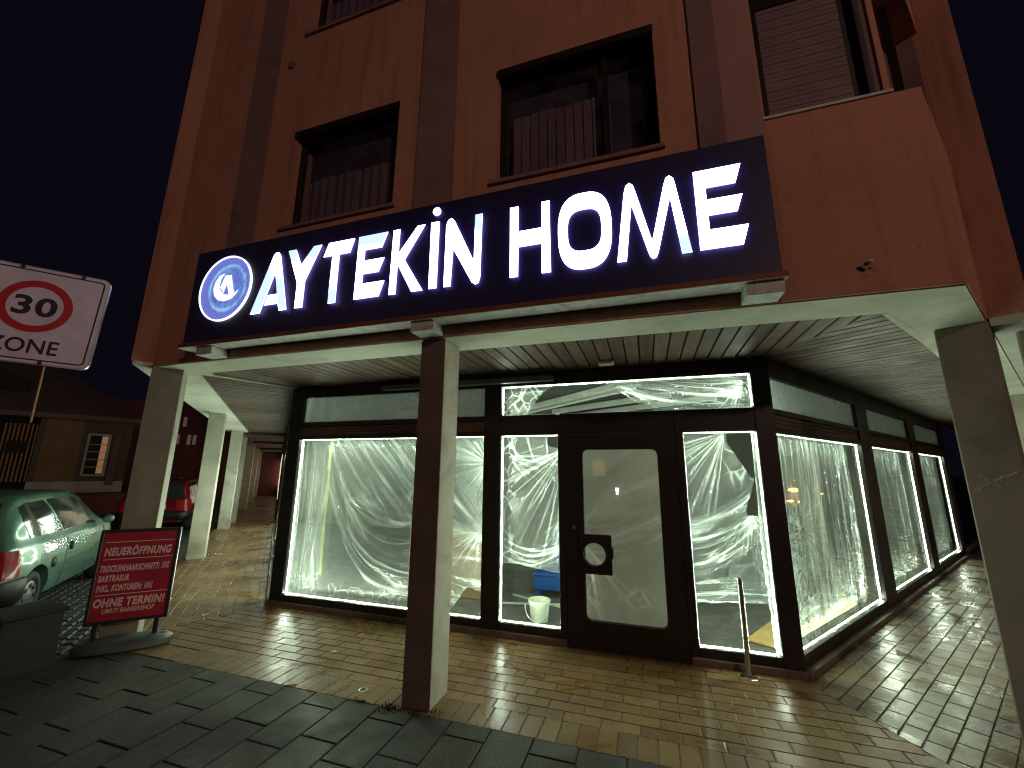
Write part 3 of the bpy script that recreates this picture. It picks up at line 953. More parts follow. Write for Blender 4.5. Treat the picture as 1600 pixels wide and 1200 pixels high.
# broken patch in the parapet render, small wall fitting
g = G()
random.seed(3)
for k in range(9):
    a = random.uniform(-0.05, 0.05)
    b = random.uniform(-0.03, 0.03)
    rr = random.uniform(0.008, 0.024)
    g.add([(1.335 + a + rr * math.cos(t), 2.8135, 2.80 + b + rr * 0.7 * math.sin(t)) for t in [i * math.pi / 4 for i in range(8)]], [tuple(range(8))])
g.build('chipped_render', surf('bare_render', (0.36, 0.19, 0.145), (0.27, 0.135, 0.10), 40, 0.9), bld)
G().tube([(1.345, 2.815, 2.845), (1.345, 2.79, 2.85)], 0.012, 8).build('wall_hook', 'alu', bld)
G().tube([(-3.541, 2.815, 6.05), (-3.541, 2.79, 6.05)], 0.045, 12).build('vent_cap', 'stripe', bld)

# -------- shop front (straight part)
front = G().box(-4.44, 1.135, 4.285, 4.30, 0.0, 0.02).build('shop_front', 'frame', bld)
P = lambda nm, x0, x1, y0, y1, z0, z1, m='frame', par=front, bv=0.004: G().box(x0, x1, y0, y1, z0, z1).build(nm, m, par, bevel=bv)
P('frame_post', -4.436, -4.245, 4.21, 4.274, 0.055, 2.655)
P('frame_post', -1.688, -1.490, 4.205, 4.274, 0.055, 2.655)
P('frame_post', -0.866, -0.795, 4.205, 4.274, 0.0, 2.19)
P('frame_post', 0.268, 0.343, 4.205, 4.274, 0.0, 2.19)
P('frame_post', 0.962, 1.115, 4.205, 4.274, 0.055, 2.655)
for x0, x1 in ((-4.245, -1.688), (-1.490, -0.866), (0.343, 0.962)):
    P('bottom_rail', x0 + 0.001, x1 - 0.001, 4.213, 4.274, 0.056, 0.128)
P('top_rail', -4.245 + 0.001, -1.689, 4.213, 4.274, 2.515, 2.655)
P('top_rail', -1.489, 0.961, 4.213, 4.274, 2.515, 2.655)
P('head_rail', -4.244, -1.689, 4.214, 4.274, 2.135, 2.192)
P('head_rail', -4.244, -1.689, 4.214, 4.274, 1.972, 2.022)
for k in range(3):
    P('rail_slat', -4.244, -1.689, 4.228 + 0.001 * k, 4.30, 2.024 + k * 0.037, 2.059 + k * 0.037, 'framewood', front, 0.003)
P('head_rail', -1.489, 0.961, 4.212, 4.274, 1.972, 2.190)
# plinth of red-brown slabs
for x0, x1 in ((-4.46, -3.3), (-3.296, -2.1), (-2.096, -0.80)):
    P('plinth_stone', x0, x1, 4.185, 4.30, -0.01, 0.056, 'plinth')
P('plinth_stone', 0.275, 1.125, 4.185, 4.30, -0.01, 0.056, 'plinth')
P('threshold', -0.797, 0.272, 4.19, 4.33, -0.012, 0.022, 'frame')
# panes
P('pane', -4.246, -1.687, 4.255, 4.261, 0.127, 1.973, 'glass', front, 0)
P('pane', -1.491, -0.865, 4.255, 4.261, 0.127, 1.973, 'glass', front, 0)
P('pane', 0.342, 0.963, 4.255, 4.261, 0.127, 1.973, 'glass', front, 0)
P('transom_pane', -1.491, 0.963, 4.255, 4.261, 2.189, 2.516, 'glass', front, 0)
P('frosted_transom_pane', -4.246, -1.687, 4.252, 4.26, 2.191, 2.516, 'frost', front, 0)

# door leaf with a round-cornered pane
def rrect(x0, x1, z0, z1, r, n=6):
    out = []
    for cx, cz, a0 in ((x1 - r, z1 - r, 0), (x0 + r, z1 - r, 90), (x0 + r, z0 + r, 180), (x1 - r, z0 + r, 270)):
        for k in range(n + 1):
            t = R_(a0 + 90 * k / n)
            out.append((cx + r * math.cos(t), cz + r * math.sin(t)))
    return out
def frame_ring(outer, inner_, y0, y1):
    """ring between two xz loops with the same vertex count"""
    n = len(outer)
    v = [(p[0], y0, p[1]) for p in outer] + [(p[0], y0, p[1]) for p in inner_] + [(p[0], y1, p[1]) for p in outer] + [(p[0], y1, p[1]) for p in inner_]
    f = []
    for i in range(n):
        j = (i + 1) % n
        f += [(i, n + i, n + j, j), (2 * n + i, 2 * n + j, 3 * n + j, 3 * n + i), (n + i, 3 * n + i, 3 * n + j, n + j), (i, j, 2 * n + j, 2 * n + i)]
    return v, f
v, f = frame_ring(rrect(-0.793, 0.266, 0.024, 1.968, 0.002), rrect(-0.614, 0.098, 0.245, 1.815, 0.055), 4.19, 4.235)
door = mk('shop_door', v, f, 'frame', bld)
fix_normals(door.data)
v, f = frame_ring(rrect(-0.640, 0.124, 0.219, 1.841, 0.07), rrect(-0.6142, 0.0982, 0.2448, 1.8152, 0.0548), 4.184, 4.1905)
fix_normals(mk('pane_bead', v, f, 'frame', door).data)
mk('pane', [(-0.63, 4.212, 0.23), (0.115, 4.212, 0.23), (0.115, 4.212, 1.83), (-0.63, 4.212, 1.83)], [(0, 1, 2, 3)], 'dirtyglass', door)
def circ(cx, cz, r, n, sx=1.0):
    return [(cx + r * sx * math.cos(2 * math.pi * k / n), cz + r * math.sin(2 * math.pi * k / n)) for k in range(n)]
def sq(x0, x1, z0, z1, n):
    out = []
    for k in range(n):
        t = 2 * math.pi * k / n
        c, s = math.cos(t), math.sin(t)
        m = max(abs(c), abs(s))
        out.append(((x0 + x1) / 2 + (x1 - x0) / 2 * c / m, (z0 + z1) / 2 + (z1 - z0) / 2 * s / m))
    return out
v, f = frame_ring(sq(-0.655, -0.358, 0.660, 1.012, 32), circ(-0.515, 0.838, 0.103, 32), 4.150, 4.183)
hp = mk('handle_plate', v, f, 'frame', door)
fix_normals(hp.data)
v, f = frame_ring(circ(-0.515, 0.838, 0.122, 32), circ(-0.515, 0.838, 0.1035, 32), 4.122, 4.151)
fix_normals(mk('handle_ring', v, f, 'frame', hp).data)
G().tube([(-0.708, 4.19, 1.065), (-0.708, 4.178, 1.065)], 0.019, 16).build('lock_cylinder', 'steel', door, True)
G().box(-0.36, -0.345, 4.16, 4.18, 0.80, 0.90).build('plate_catch', 'frame', hp)
# tube lamp casing and small clips above the transom
o = G().box(-3.0, -0.89, 4.12, 4.19, 2.535, 2.598).build('awning_rail', 'greyplastic', bld, bevel=0.012, seg=2)
for xx, zz in ((-0.86, 2.188), (0.30, 2.192)):
    P('rail_clip', xx - 0.02, xx + 0.02, 4.19, 4.211, zz - 0.014, zz + 0.006, 'alu')

# -------- right flank of the shop
side = G().obox(RI, 0.0, 9.0, 0.085, 0.10, 0.0, 0.02).build('shop_flank_right', 'frame', bld)
def frame_flank(F, par, wins, end, zt=(2.18, 2.475), zb=(0.15, 1.958), frost=True):
    B = lambda nm, a0, a1, d0, d1, z0, z1, m='frame', bv=0.004: G().obox(F, a0, a1, d0, d1, z0, z1).build(nm, m, par, bevel=bv)
    edges = [(0.001, wins[0][0])] + [(wins[i][1], wins[i + 1][0]) for i in range(len(wins) - 1)] + [(wins[-1][1], end)]
    for a0, a1 in edges:
        if a1 - a0 > 0.005:
            B('frame_post', a0, a1, 0.03, 0.096, 0.056, 2.655)
    for a0, a1 in wins:
        B('bottom_rail', a0 + .001, a1 - .001, 0.032, 0.094, 0.057, zb[0])
        B('head_rail', a0 + .001, a1 - .001, 0.034, 0.094, zb[1], zb[1] + 0.05)
        B('head_rail', a0 + .001, a1 - .001, 0.034, 0.094, zt[0] - 0.05, zt[0])
        for k in range(3):
            h = (zt[0] - zb[1] - 0.104) / 3
            z0 = zb[1] + 0.052 + k * h
            B('rail_slat', a0 + .001, a1 - .001, 0.048 + 0.001 * k, 0.10, z0, z0 + h - 0.003, 'framewood', 0.003)
        B('top_rail', a0 + .001, a1 - .001, 0.033, 0.094, zt[1], 2.655)
        B('pane', a0 - .001, a1 + .001, 0.075, 0.081, zb[0] - .001, zb[1] + .001, 'glass', 0)
        B('frosted_transom_pane', a0 - .001, a1 + .001, 0.072, 0.080, zt[0] - .001, zt[1] + .001, 'frost', 0)
    a = -0.02
    while a < end - 0.01:
        B('plinth_stone', a, min(a + 1.2, end) - 0.004, -0.022, 0.09, -0.01, 0.056, 'plinth')
        a += 1.2
RW = [(0.035, 2.56), (3.03, 5.36), (5.80, 8.12)]
frame_flank(RI, side, RW, 8.5)
lside = G().obox(LE, 0.0, 9.0, 0.085, 0.10, 0.0, 0.02).build('shop_flank_left', 'frame', bld)
LW = [(0.16, 2.60), (2.95, 5.40), (5.75, 8.2)]
frame_flank(LE, lside, LW, 9.0)

# -------- room behind
rL, rR = LE(9.0, 0.2), RI(9.0, 0.2)
room_poly = [LE(0.05, 0.12), (1.05, 4.34), rR, (rR[0] - 0.5, 11.6), (rL[0] + 0.5, 11.6), rL]
g = G()
g.add([(p[0], p[1], 0.012) for p in [(-4.5, 4.30), (1.1, 4.30), rR, (rR[0], 11.7), (rL[0], 11.7), rL]], [(0, 1, 2, 3, 4, 5)])
g.build('room_floor', 'roomfloor', bld)
g = G()
g.add([(p[0], p[1], 2.66) for p in [(-4.5, 4.30), (1.1, 4.30), rR, (rR[0], 11.7), (rL[0], 11.7), rL]], [(5, 4, 3, 2, 1, 0)])
g.build('room_ceiling', 'roomceil', bld)
bw0, bw1 = LE(8.9, 0.2), RI(8.4, 0.2)
G().prism([bw0, bw1, (bw1[0], bw1[1] + 0.15), (bw0[0], bw0[1] + 0.15)], 0.0, 2.66).build('room_back_wall', 'room', bld)
G().box(-3.3, -1.3, 6.9, 7.05, 0.0, 2.66).build('room_partition', 'room', bld)

# ================================================================== NEIGHBOUR (arcade goes on)
nb = thing('neighbour_building', 'next building along the left arcade with darker pillars and a closed end', 'building', (*LOUT(18, 1.0), 0))
for s_ in (10.0, 14.8, 19.3, 23.5):
    G().obox(LOUT, s_, s_ + 0.4, -0.02, 0.29, -0.02, 2.60).build('pillar', 'column', nb, bevel=0.008)
G().obox(LOUT, 9.06, 29.0, -0.1, 0.36, 2.60, 9.0).build('facade', 'redwall', nb)
G().obox(LOUT, 9.06, 29.0, 0.361, 1.60, 2.575, 2.62).build('arcade_ceiling', WOODS['l'], nb)
G().obox(LE, 9.2, 29.0, 0.0, 0.15, 0.0, 2.57).build('shop_wall', 'frame', nb)
for k in range(5):
    G().obox(LE, 10.0 + k * 3.4, 12.6 + k * 3.4, -0.012, -0.002, 0.6, 2.1).build('added_glow_panel', 'arcadeglow', nb)  # added glowing panels, nearly edge-on, that light the arcade beyond the shop
ew = G().obox(LOUT, 29.0, 29.2, 0.0, 1.36, 0.0, 2.57).build('end_wall', 'house', nb)
G().obox(LOUT, 28.93, 28.99, 0.38, 1.30, 0.0, 2.15).build('end_door', 'dark', nb)
for k in range(3):
    G().obox(LOUT, 12.0 + k * 5.5, 12.12 + k * 5.5, 0.362, 1.359, 2.50, 2.574).build('cross_beam', 'frame', nb)
lampend = thing('wall_lamp', 'small warm lamp at the far end of the left arcade', 'lamp', (*LOUT(28.3, 0.33), 2.2))
p = Vector(LOUT(28.3, 0.36))
G().lathe((p.x, p.y, 2.10), [(0.05, 0), (0.08, 0.02), (0.08, 0.14), (0.03, 0.17)], 14).build('lamp_shade', 'warmsmall', lampend, True)
ld = bpy.data.lights.new('arcade_lamp_light', 'POINT')
ld.energy = 9
ld.color = (1.0, 0.42, 0.16)
ld.shadow_soft_size = 0.12
lo = bpy.data.objects.new('arcade_lamp_light', ld)
col.objects.link(lo)
lo.location = (p.x + 0.2, p.y - 0.05, 2.0)
lo.parent = lampend
lo.matrix_parent_inverse = Matrix.Translation(-lampend.location)

# ================================================================== SHOP SIGN
sign = thing('shop_sign', 'long dark navy shop sign with glowing white letters and round blue moon emblem', 'sign', (-1.7, 2.7, 2.65))
YS = 2.64
G().box(-4.232, 0.838, YS, 2.78, 2.752, 3.742).build('sign_board', 'board', sign, bevel=0.004)
G().box(-4.262, 0.862, YS - 0.022, 2.784, 2.734, 2.7515).build('ledge', 'signcase', sign)
G().box(-4.262, 0.862, YS - 0.024, YS - 0.0225, 2.738, 2.775).build('ledge_lip', 'rust', sign)
for x0 in (-4.04, -1.702, 0.637):
    G().box(x0, x0 + 0.205, YS + 0.005, 2.812, 2.655, 2.7335).build('bracket', 'signcase', sign, bevel=0.004)
LET = {
 'A': [(-3.356, 2.97), (-3.164, 3.528), (-3.14, 3.551), (-3.105, 3.545), (-3.082, 3.51), (-2.939, 2.97), (-3.022, 2.97), (-3.044, 3.04), (-3.202, 3.04), (-3.172, 3.134), (-3.067, 3.134), (-3.12, 3.36), (-3.246, 2.97)],
 'Y': [(-2.994, 3.541), (-2.908, 3.541), (-2.83, 3.378), (-2.705, 3.541), (-2.622, 3.541), (-2.767, 3.214), (-2.764, 2.97), (-2.848, 2.97), (-2.851, 3.208)],
 'T': [(-2.588, 3.414), (-2.543, 3.541), (-2.273, 3.541), (-2.312, 3.414), (-2.42, 3.414), (-2.417, 2.97), (-2.491, 2.97), (-2.493, 3.414)],
 'E': [(-2.229, 3.541), (-1.943, 3.541), (-1.992, 3.409), (-2.158, 3.409), (-2.158, 3.311), (-1.96, 3.311), (-2.007, 3.19), (-2.16, 3.19), (-2.16, 3.104), (-1.944, 3.104), (-1.988, 2.972), (-2.229, 2.972)],
 'K': [(-1.888, 3.541), (-1.826, 3.541), (-1.828, 3.319), (-1.662, 3.541), (-1.593, 3.541), (-1.765, 3.257), (-1.587, 2.97), (-1.685, 2.97), (-1.829, 3.227), (-1.831, 2.97), (-1.893, 2.97)],
 'I': [(-1.538, 3.544), (-1.465, 3.544), (-1.465, 2.972), (-1.534, 2.972)],
 'N': [(-1.404, 2.97), (-1.403, 3.492), (-1.387, 3.538), (-1.358, 3.549), (-1.33, 3.52), (-1.158, 3.147), (-1.155, 3.538), (-1.097, 3.538), (-1.103, 3.011), (-1.115, 2.968), (-1.14, 2.956), (-1.168, 2.975), (-1.335, 3.281), (-1.346, 2.97)],
 'H': [(-0.872, 3.538), (-0.808, 3.538), (-0.806, 3.33), (-0.631, 3.33), (-0.63, 3.538), (-0.571, 3.538), (-0.565, 2.97), (-0.631, 2.97), (-0.630, 3.203), (-0.806, 3.203), (-0.808, 2.97), (-0.870, 2.97)],
 'M': [(-0.111, 2.97), (-0.048, 3.474), (-0.033, 3.533), (-0.009, 3.552), (0.014, 3.531), (0.026, 3.489), (0.117, 3.087), (0.209, 3.478), (0.227, 3.535), (0.249, 3.549), (0.273, 3.527), (0.282, 3.483), (0.352, 2.97), (0.292, 2.97), (0.245, 3.386), (0.151, 3.002), (0.137, 2.968), (0.117, 2.96), (0.101, 2.974), (0.09, 3.005), (-0.002, 3.379), (-0.051, 2.97)],
 'E2': [(0.396, 3.537), (0.677, 3.537), (0.636, 3.405), (0.462, 3.405), (0.462, 3.319), (0.668, 3.319), (0.63, 3.205), (0.463, 3.205), (0.464, 3.105), (0.683, 3.105), (0.642, 2.972), (0.398, 2.972)],
}
YF = 2.622
KL = YF / 2.60
LET = {k: [(x * KL, 1.6 + (z - 1.6) * KL) for x, z in p] for k, p in LET.items()}
def letter(poly, hole=None, face='lit', dots=()):
    if hole is None:
        v, fr, sd = extrude_xz(poly, YF, YS - 0.010)
        o = mk('letter', v, fr, face, sign)
        mk('added_halo_glow', v, sd, 'haloglow', o)  # added glowing back and sides, throw a halo onto the board
    else:
        v, f = frame_ring(poly, hole, YF, YS - 0.010)
        nq = len(poly)
        o = mk('letter', v, [f[4 * i] for i in range(nq)], face, sign)
        mk('added_halo_glow', v, [f[4 * i + j] for i in range(nq) for j in (1, 2, 3)], 'haloglow', o)
    bm = bmesh.new()
    bm.from_mesh(o.data)
    bmesh.ops.triangulate(bm, faces=[fc for fc in bm.faces if len(fc.verts) > 4], ngon_method='EAR_CLIP')
    bm.to_mesh(o.data)
    bm.free()
    for ch in o.children:
        bm = bmesh.new()
        bm.from_mesh(ch.data)
        bmesh.ops.triangulate(bm, faces=[fc for fc in bm.faces if len(fc.verts) > 4], ngon_method='EAR_CLIP')
        bm.to_mesh(ch.data)
        bm.free()
    return o
for k, p in LET.items():
    o = letter(p)
    if k == 'I':
        v, fr, sd = extrude_xz(circ(-1.508, 3.658, 0.034, 20), YF, YS - 0.001)
        mk('letter_dot', v, fr, 'lit', o)
        mk('dot_halo_glow', v, sd, 'haloglow', o)
def sell(cx, cz, a, b, e, n=48):
    out = []
    for k in range(n):
        t = 2 * math.pi * k / n
        c, s = math.cos(t), math.sin(t)
        out.append((cx + a * math.copysign(abs(c) ** (2 / e), c), cz + b * math.copysign(abs(s) ** (2 / e), s)))
    return out
letter(sell(-0.3265, 3.265, 0.188, 0.298, 2.7), sell(-0.3265, 3.268, 0.118, 0.161, 3.0))
# dimmer ends of some letters (failing modules), as separate face panels
def panel(poly):
    poly = [(x * KL, 1.6 + (z - 1.6) * KL) for x, z in poly]
    v, fr, sd = extrude_xz(poly, YF - 0.002, YF - 0.0005)
    o = mk('dim_panel', v, fr, 'litdim', sign)
panel([(-3.356, 2.97), (-3.20, 3.425), (-3.142, 3.29), (-3.246, 2.97)])
panel([(-3.10, 3.28), (-3.06, 3.11), (-3.02, 2.97), (-2.939, 2.97), (-3.02, 3.28)])
panel([(-2.994, 3.541), (-2.908, 3.541), (-2.88, 3.48), (-2.94, 3.42)])
panel([(-2.705, 3.541), (-2.622, 3.541), (-2.68, 3.41), (-2.775, 3.45)])
panel([(-2.228, 3.541), (-1.943, 3.541), (-1.978, 3.447), (-2.228, 3.46)])
panel([(-1.156, 3.43), (-1.155, 3.538), (-1.097, 3.538), (-1.099, 3.38)])
panel([(0.278, 3.09), (0.334, 3.10), (0.352, 2.97), (0.292, 2.97)])
panel([(-2.488, 3.10), (-2.418, 3.10), (-2.417, 2.97), (-2.491, 2.97)])
# round logo: ring, moon disc, crescent and letter
CX, CZ = -3.767, 3.297
v, f = frame_ring(circ(CX, CZ, 0.334, 64), circ(CX, CZ, 0.3205, 64), YF, YS - 0.001)
logo = mk('logo_ring', v, f, emis('logo_ring_light', (0.85, 0.90, 1.0), 1.5), sign)
fix_normals(logo.data)
m, nt, b = newmat('moon_disc_light')
tc = nt.nodes.new('ShaderNodeNewGeometry').outputs['Position']
n1 = noise_node(nt, tc, 7.0, 8.0, 0.7, 1.5)
n2 = noise_node(nt, tc, 30.0, 6.0, 0.7, 0.8)
sub = nt.nodes.new('ShaderNodeVectorMath')
sub.operation = 'DISTANCE'
nt.links.new(tc, sub.inputs[0])
sub.inputs[1].default_value = (CX + 0.03, YF, CZ)
rad = sub.outputs['Value']
c = mix(nt, ramp(nt, n1, 0.35, 0.68), (0.10, 0.13, 0.62), (0.20, 0.32, 0.85))
c = mix(nt, mathn(nt, 'MULTIPLY', ramp(nt, n2, 0.5, 0.62), 0.7), c, (0.05, 0.10, 0.45))
rim = nt.nodes.new('ShaderNodeValToRGB')
el = rim.color_ramp.elements
el[0].position, el[0].color = 0.0, (0, 0, 0, 1)
el[1].position, el[1].color = 0.80, (0, 0, 0, 1)
e = el.new(0.72); e.color = (1, 1, 1, 1)
e = el.new(0.62); e.color = (0.1, 0.1, 0.1, 1)
nt.links.new(mathn(nt, 'DIVIDE', rad, 0.318), rim.inputs['Fac'])
c = mix(nt, mathn(nt, 'MULTIPLY', rim.outputs['Color'], ramp(nt, n1, 0.3, 0.6)), c, (0.35, 0.75, 1.0))
outer = ramp(nt, mathn(nt, 'DIVIDE', rad, 0.318), 0.78, 0.84)
c = mix(nt, outer, c, (0.17, 0.20, 0.72))
nt.links.new(c, b.inputs['Emission Color'])
b.inputs['Emission Strength'].default_value = 0.85
b.inputs['Base Color'].default_value = (0.1, 0.12, 0.4, 1)
v, fr, sd = extrude_xz(circ(CX, CZ, 0.3175, 64), YF + 0.006, YS - 0.001)
mk('moon_disc', v, fr, m, logo)
cres = [(-3.766, 3.436), (-3.826, 3.418), (-3.871, 3.354), (-3.880, 3.285), (-3.855, 3.215), (-3.797, 3.165), (-3.72, 3.146), (-3.637, 3.158), (-3.588, 3.193), (-3.556, 3.240), (-3.60, 3.215), (-3.665, 3.203), (-3.736, 3.22), (-3.789, 3.266), (-3.811, 3.322), (-3.80, 3.380)]
wl = emis('logo_white', (0.95, 0.97, 1.0), 1.2)
sc_ = lambda P_: [(x * KL, 1.6 + (z - 1.6) * KL) for x, z in P_]
for nm, poly in (('crescent', cres), ('logo_letter', [(-3.746, 3.412), (-3.673, 3.408), (-3.608, 3.222), (-3.668, 3.207), (-3.712, 3.33), (-3.742, 3.236), (-3.793, 3.297)])):
    v, fr, sd = extrude_xz(sc_(poly), YF + 0.001, YF + 0.0055)
    o = mk(nm, v, fr + sd, wl, logo)
    bm = bmesh.new(); bm.from_mesh(o.data)
    bmesh.ops.triangulate(bm, faces=[fc for fc in bm.faces if len(fc.verts) > 4], ngon_method='EAR_CLIP')
    bm.to_mesh(o.data); bm.free()

# ================================================================== LED STRIPS AND POLYTHENE SHEETS
def led(F, a0, a1, z0, z1, d, sides, label, t=0.009):
    """strips in thin channels on the four reveals, each shining towards the middle of the opening"""
    root = thing('led_light_strip', label, 'light strip', (*F((a0 + a1) / 2, d), z0), 'light strips round the shop windows')
    h = 0.004
    def run(p, q, chan):
        gg = G()
        gg.obox(F, *chan)
        ch = gg.build('channel', 'alu', root)
        mk('strip', p, [(0, 1, 2, 3)], 'led', ch)
    e = 0.0006
    P3 = lambda a, dd, z: (*F(a, dd), z)
    if 'b' in sides:
        z = z0 + h + e
        run([P3(a0 + .01, d, z), P3(a1 - .01, d, z), P3(a1 - .01, d + t, z), P3(a0 + .01, d + t, z)], None, (a0 + .01, a1 - .01, d, d + t, z0 + .0005, z0 + h))
    if 't' in sides:
        z = z1 - h - e
        run([P3(a0 + .01, d, z), P3(a0 + .01, d + t, z), P3(a1 - .01, d + t, z), P3(a1 - .01, d, z)], None, (a0 + .01, a1 - .01, d, d + t, z1 - h, z1 - .0005))
    if 'l' in sides:
        a = a0 + h + e
        run([P3(a, d, z0 + .02), P3(a, d + t, z0 + .02), P3(a, d + t, z1 - .02), P3(a, d, z1 - .02)], None, (a0 + .0005, a0 + h, d, d + t, z0 + .02, z1 - .02))
    if 'r' in sides:
        a = a1 - h - e
        run([P3(a, d, z0 + .02), P3(a, d, z1 - .02), P3(a, d + t, z1 - .02), P3(a, d + t, z0 + .02)], None, (a1 - h, a1 - .0005, d, d + t, z0 + .02, z1 - .02))
led(FR, -4.245, -1.688, 0.128, 1.972, 0.0545, 'tblr', 'white light strip round the wide front window left of the door')
led(FR, -1.490, -0.866, 0.128, 1.972, 0.0545, 'tblr', 'white light strip round the narrow window beside the door handle')
led(FR, 0.343, 0.962, 0.128, 1.972, 0.0545, 'tblr', 'white light strip round the narrow window behind the steel bollard')
led(FR, -1.490, 0.962, 2.190, 2.515, 0.0545, 'tlr', 'white light strip round the wide transom window above the door')
nmR = ('nearest', 'middle', 'farthest')
for i, (a0, a1) in enumerate(RW):
    led(RI, a0, a1, 0.15, 1.958, 0.0835, 'tblr', 'white light strip round the %s right hand side window' % nmR[i], 0.011)
for i, (a0, a1) in enumerate(LW):
    led(LE, a0, a1, 0.15, 1.958, 0.0835, 'tblr', 'white light strip round the %s left hand arcade window' % nmR[i], 0.018)

def nz(x, y, z=0.0):
    return noise.noise(Vector((x, y, z)))
def line(n, k=3.2, p=1.6):
    a = abs(n) * k
    return 0.72 * max(0.0, 1.0 - a * 2.4) ** 1.1 + 0.28 * max(0.0, 1.0 - a * 0.8) ** 2.2
def film(label, F, a0, a1, z0, z1, d, fn, nu, nv, m='film', ext=0.03, group='polythene sheets hung behind the shop windows'):
    """fn(u, v) -> depth, crease, keep; u and v in metres from the lower left corner"""
    W, H = a1 - a0, z1 - z0
    V, C, K = [], [], []
    for j in range(nv + 1):
        for i in range(nu + 1):
            u, v = -ext + (W + 2 * ext) * i / nu, (H + 0.05) * j / nv
            dd, c, k = fn(u, v)
            p = F(a0 + u, d + dd)
            V.append((p[0], p[1], z0 + v))
            C.append(c)
            K.append(k)
    Fc = []
    for j in range(nv):
        for i in range(nu):
            q = (j * (nu + 1) + i, j * (nu + 1) + i + 1, (j + 1) * (nu + 1) + i + 1, (j + 1) * (nu + 1) + i)
            if all(K[t] for t in q):
                Fc.append(q)
    o = mk('plastic_sheet', V, Fc, m, None, True)
    at = o.data.attributes.new('crease', 'FLOAT', 'POINT')
    at.data.foreach_set('value', [max(0.0, min(1.0, c)) for c in C])
    tag(o, label, 'plastic sheet', group)
    return o
def gather(u, v, gu, gv, R, k, A, seed, a_lo=-9, a_hi=9):
    du, dv = u - gu, v - gv
    r = math.hypot(du, dv)
    ang = math.atan2(dv, du)
    if r < 1e-4:
        return 0.0, 0.5
    if ang < a_lo or ang > a_hi:
        return 0.0, 0.0
    n = nz(ang * k, seed, r * 0.5)
    n2 = nz(ang * k * 2.7, seed + 5.1, r * 0.8)
    env = math.exp(-(r / R) ** 2) * min(1.0, r / 0.03)
    return A * n * env * min(1.0, r * 4), (line(n, 4.2) + 0.6 * line(n2, 4.5)) * env * (0.35 + 0.65 * min(1, 0.25 / (r + 0.1)))
def swag(u, v, uc, k, f, seed, A, v_lo, v_hi, soft=0.12):
    t = v - k * (u - uc) ** 2
    env = max(0.0, min(1.0, (t - v_lo) / soft)) * max(0.0, min(1.0, (v_hi - t) / soft))
    if env <= 0:
        return 0.0, 0.0
    n = nz(t * f, seed, u * 0.9 + nz(u * 3, v * 3, seed) * 0.25)
    n2 = nz(t * f * 2.6, seed + 3.3, u * 1.7)
    br = 0.45 + 0.55 * max(0.0, nz(u * 1.6, v * 1.6, seed + 9) * 1.5 + 0.5)
    return A * n * env, (line(n, 4.0) + 0.55 * line(n2, 4.5)) * env * br
def pleat(u, v, f, seed, A, slant=0.0):
    x = u + slant * v + 0.03 * nz(u * 2, v * 1.5, seed)
    n = nz(x * f, seed, v * 0.55)
    n2 = nz(x * f * 2.4, seed + 2.2, v * 0.9)
    br = 0.4 + 0.6 * max(0.0, nz(u * 2.1, v * 1.3, seed + 4) * 1.4 + 0.45)
    return A * n, (line(n, 4.2) + 0.5 * line(n2, 4.5)) * br
def crumple(u, v, f, seed):
    """polygonal crinkles, as stiff film makes when crushed"""
    w_ = 0.25 * nz(u * f * 0.6, v * f * 0.6, seed)
    d, _ = noise.voronoi(Vector((u * f * 0.75 + w_, v * f * 0.55 - w_, seed)))
    e = d[1] - d[0]
    return 0.85 * max(0.0, 1.0 - e * 7.0) ** 1.2 + 0.22 * max(0.0, 1.0 - d[0] * 1.6)
def acc(*t):
    return sum(x[0] for x in t), sum(x[1] for x in t)
sm = lambda x, a, b: max(0.0, min(1.0, (x - a) / (b - a)))

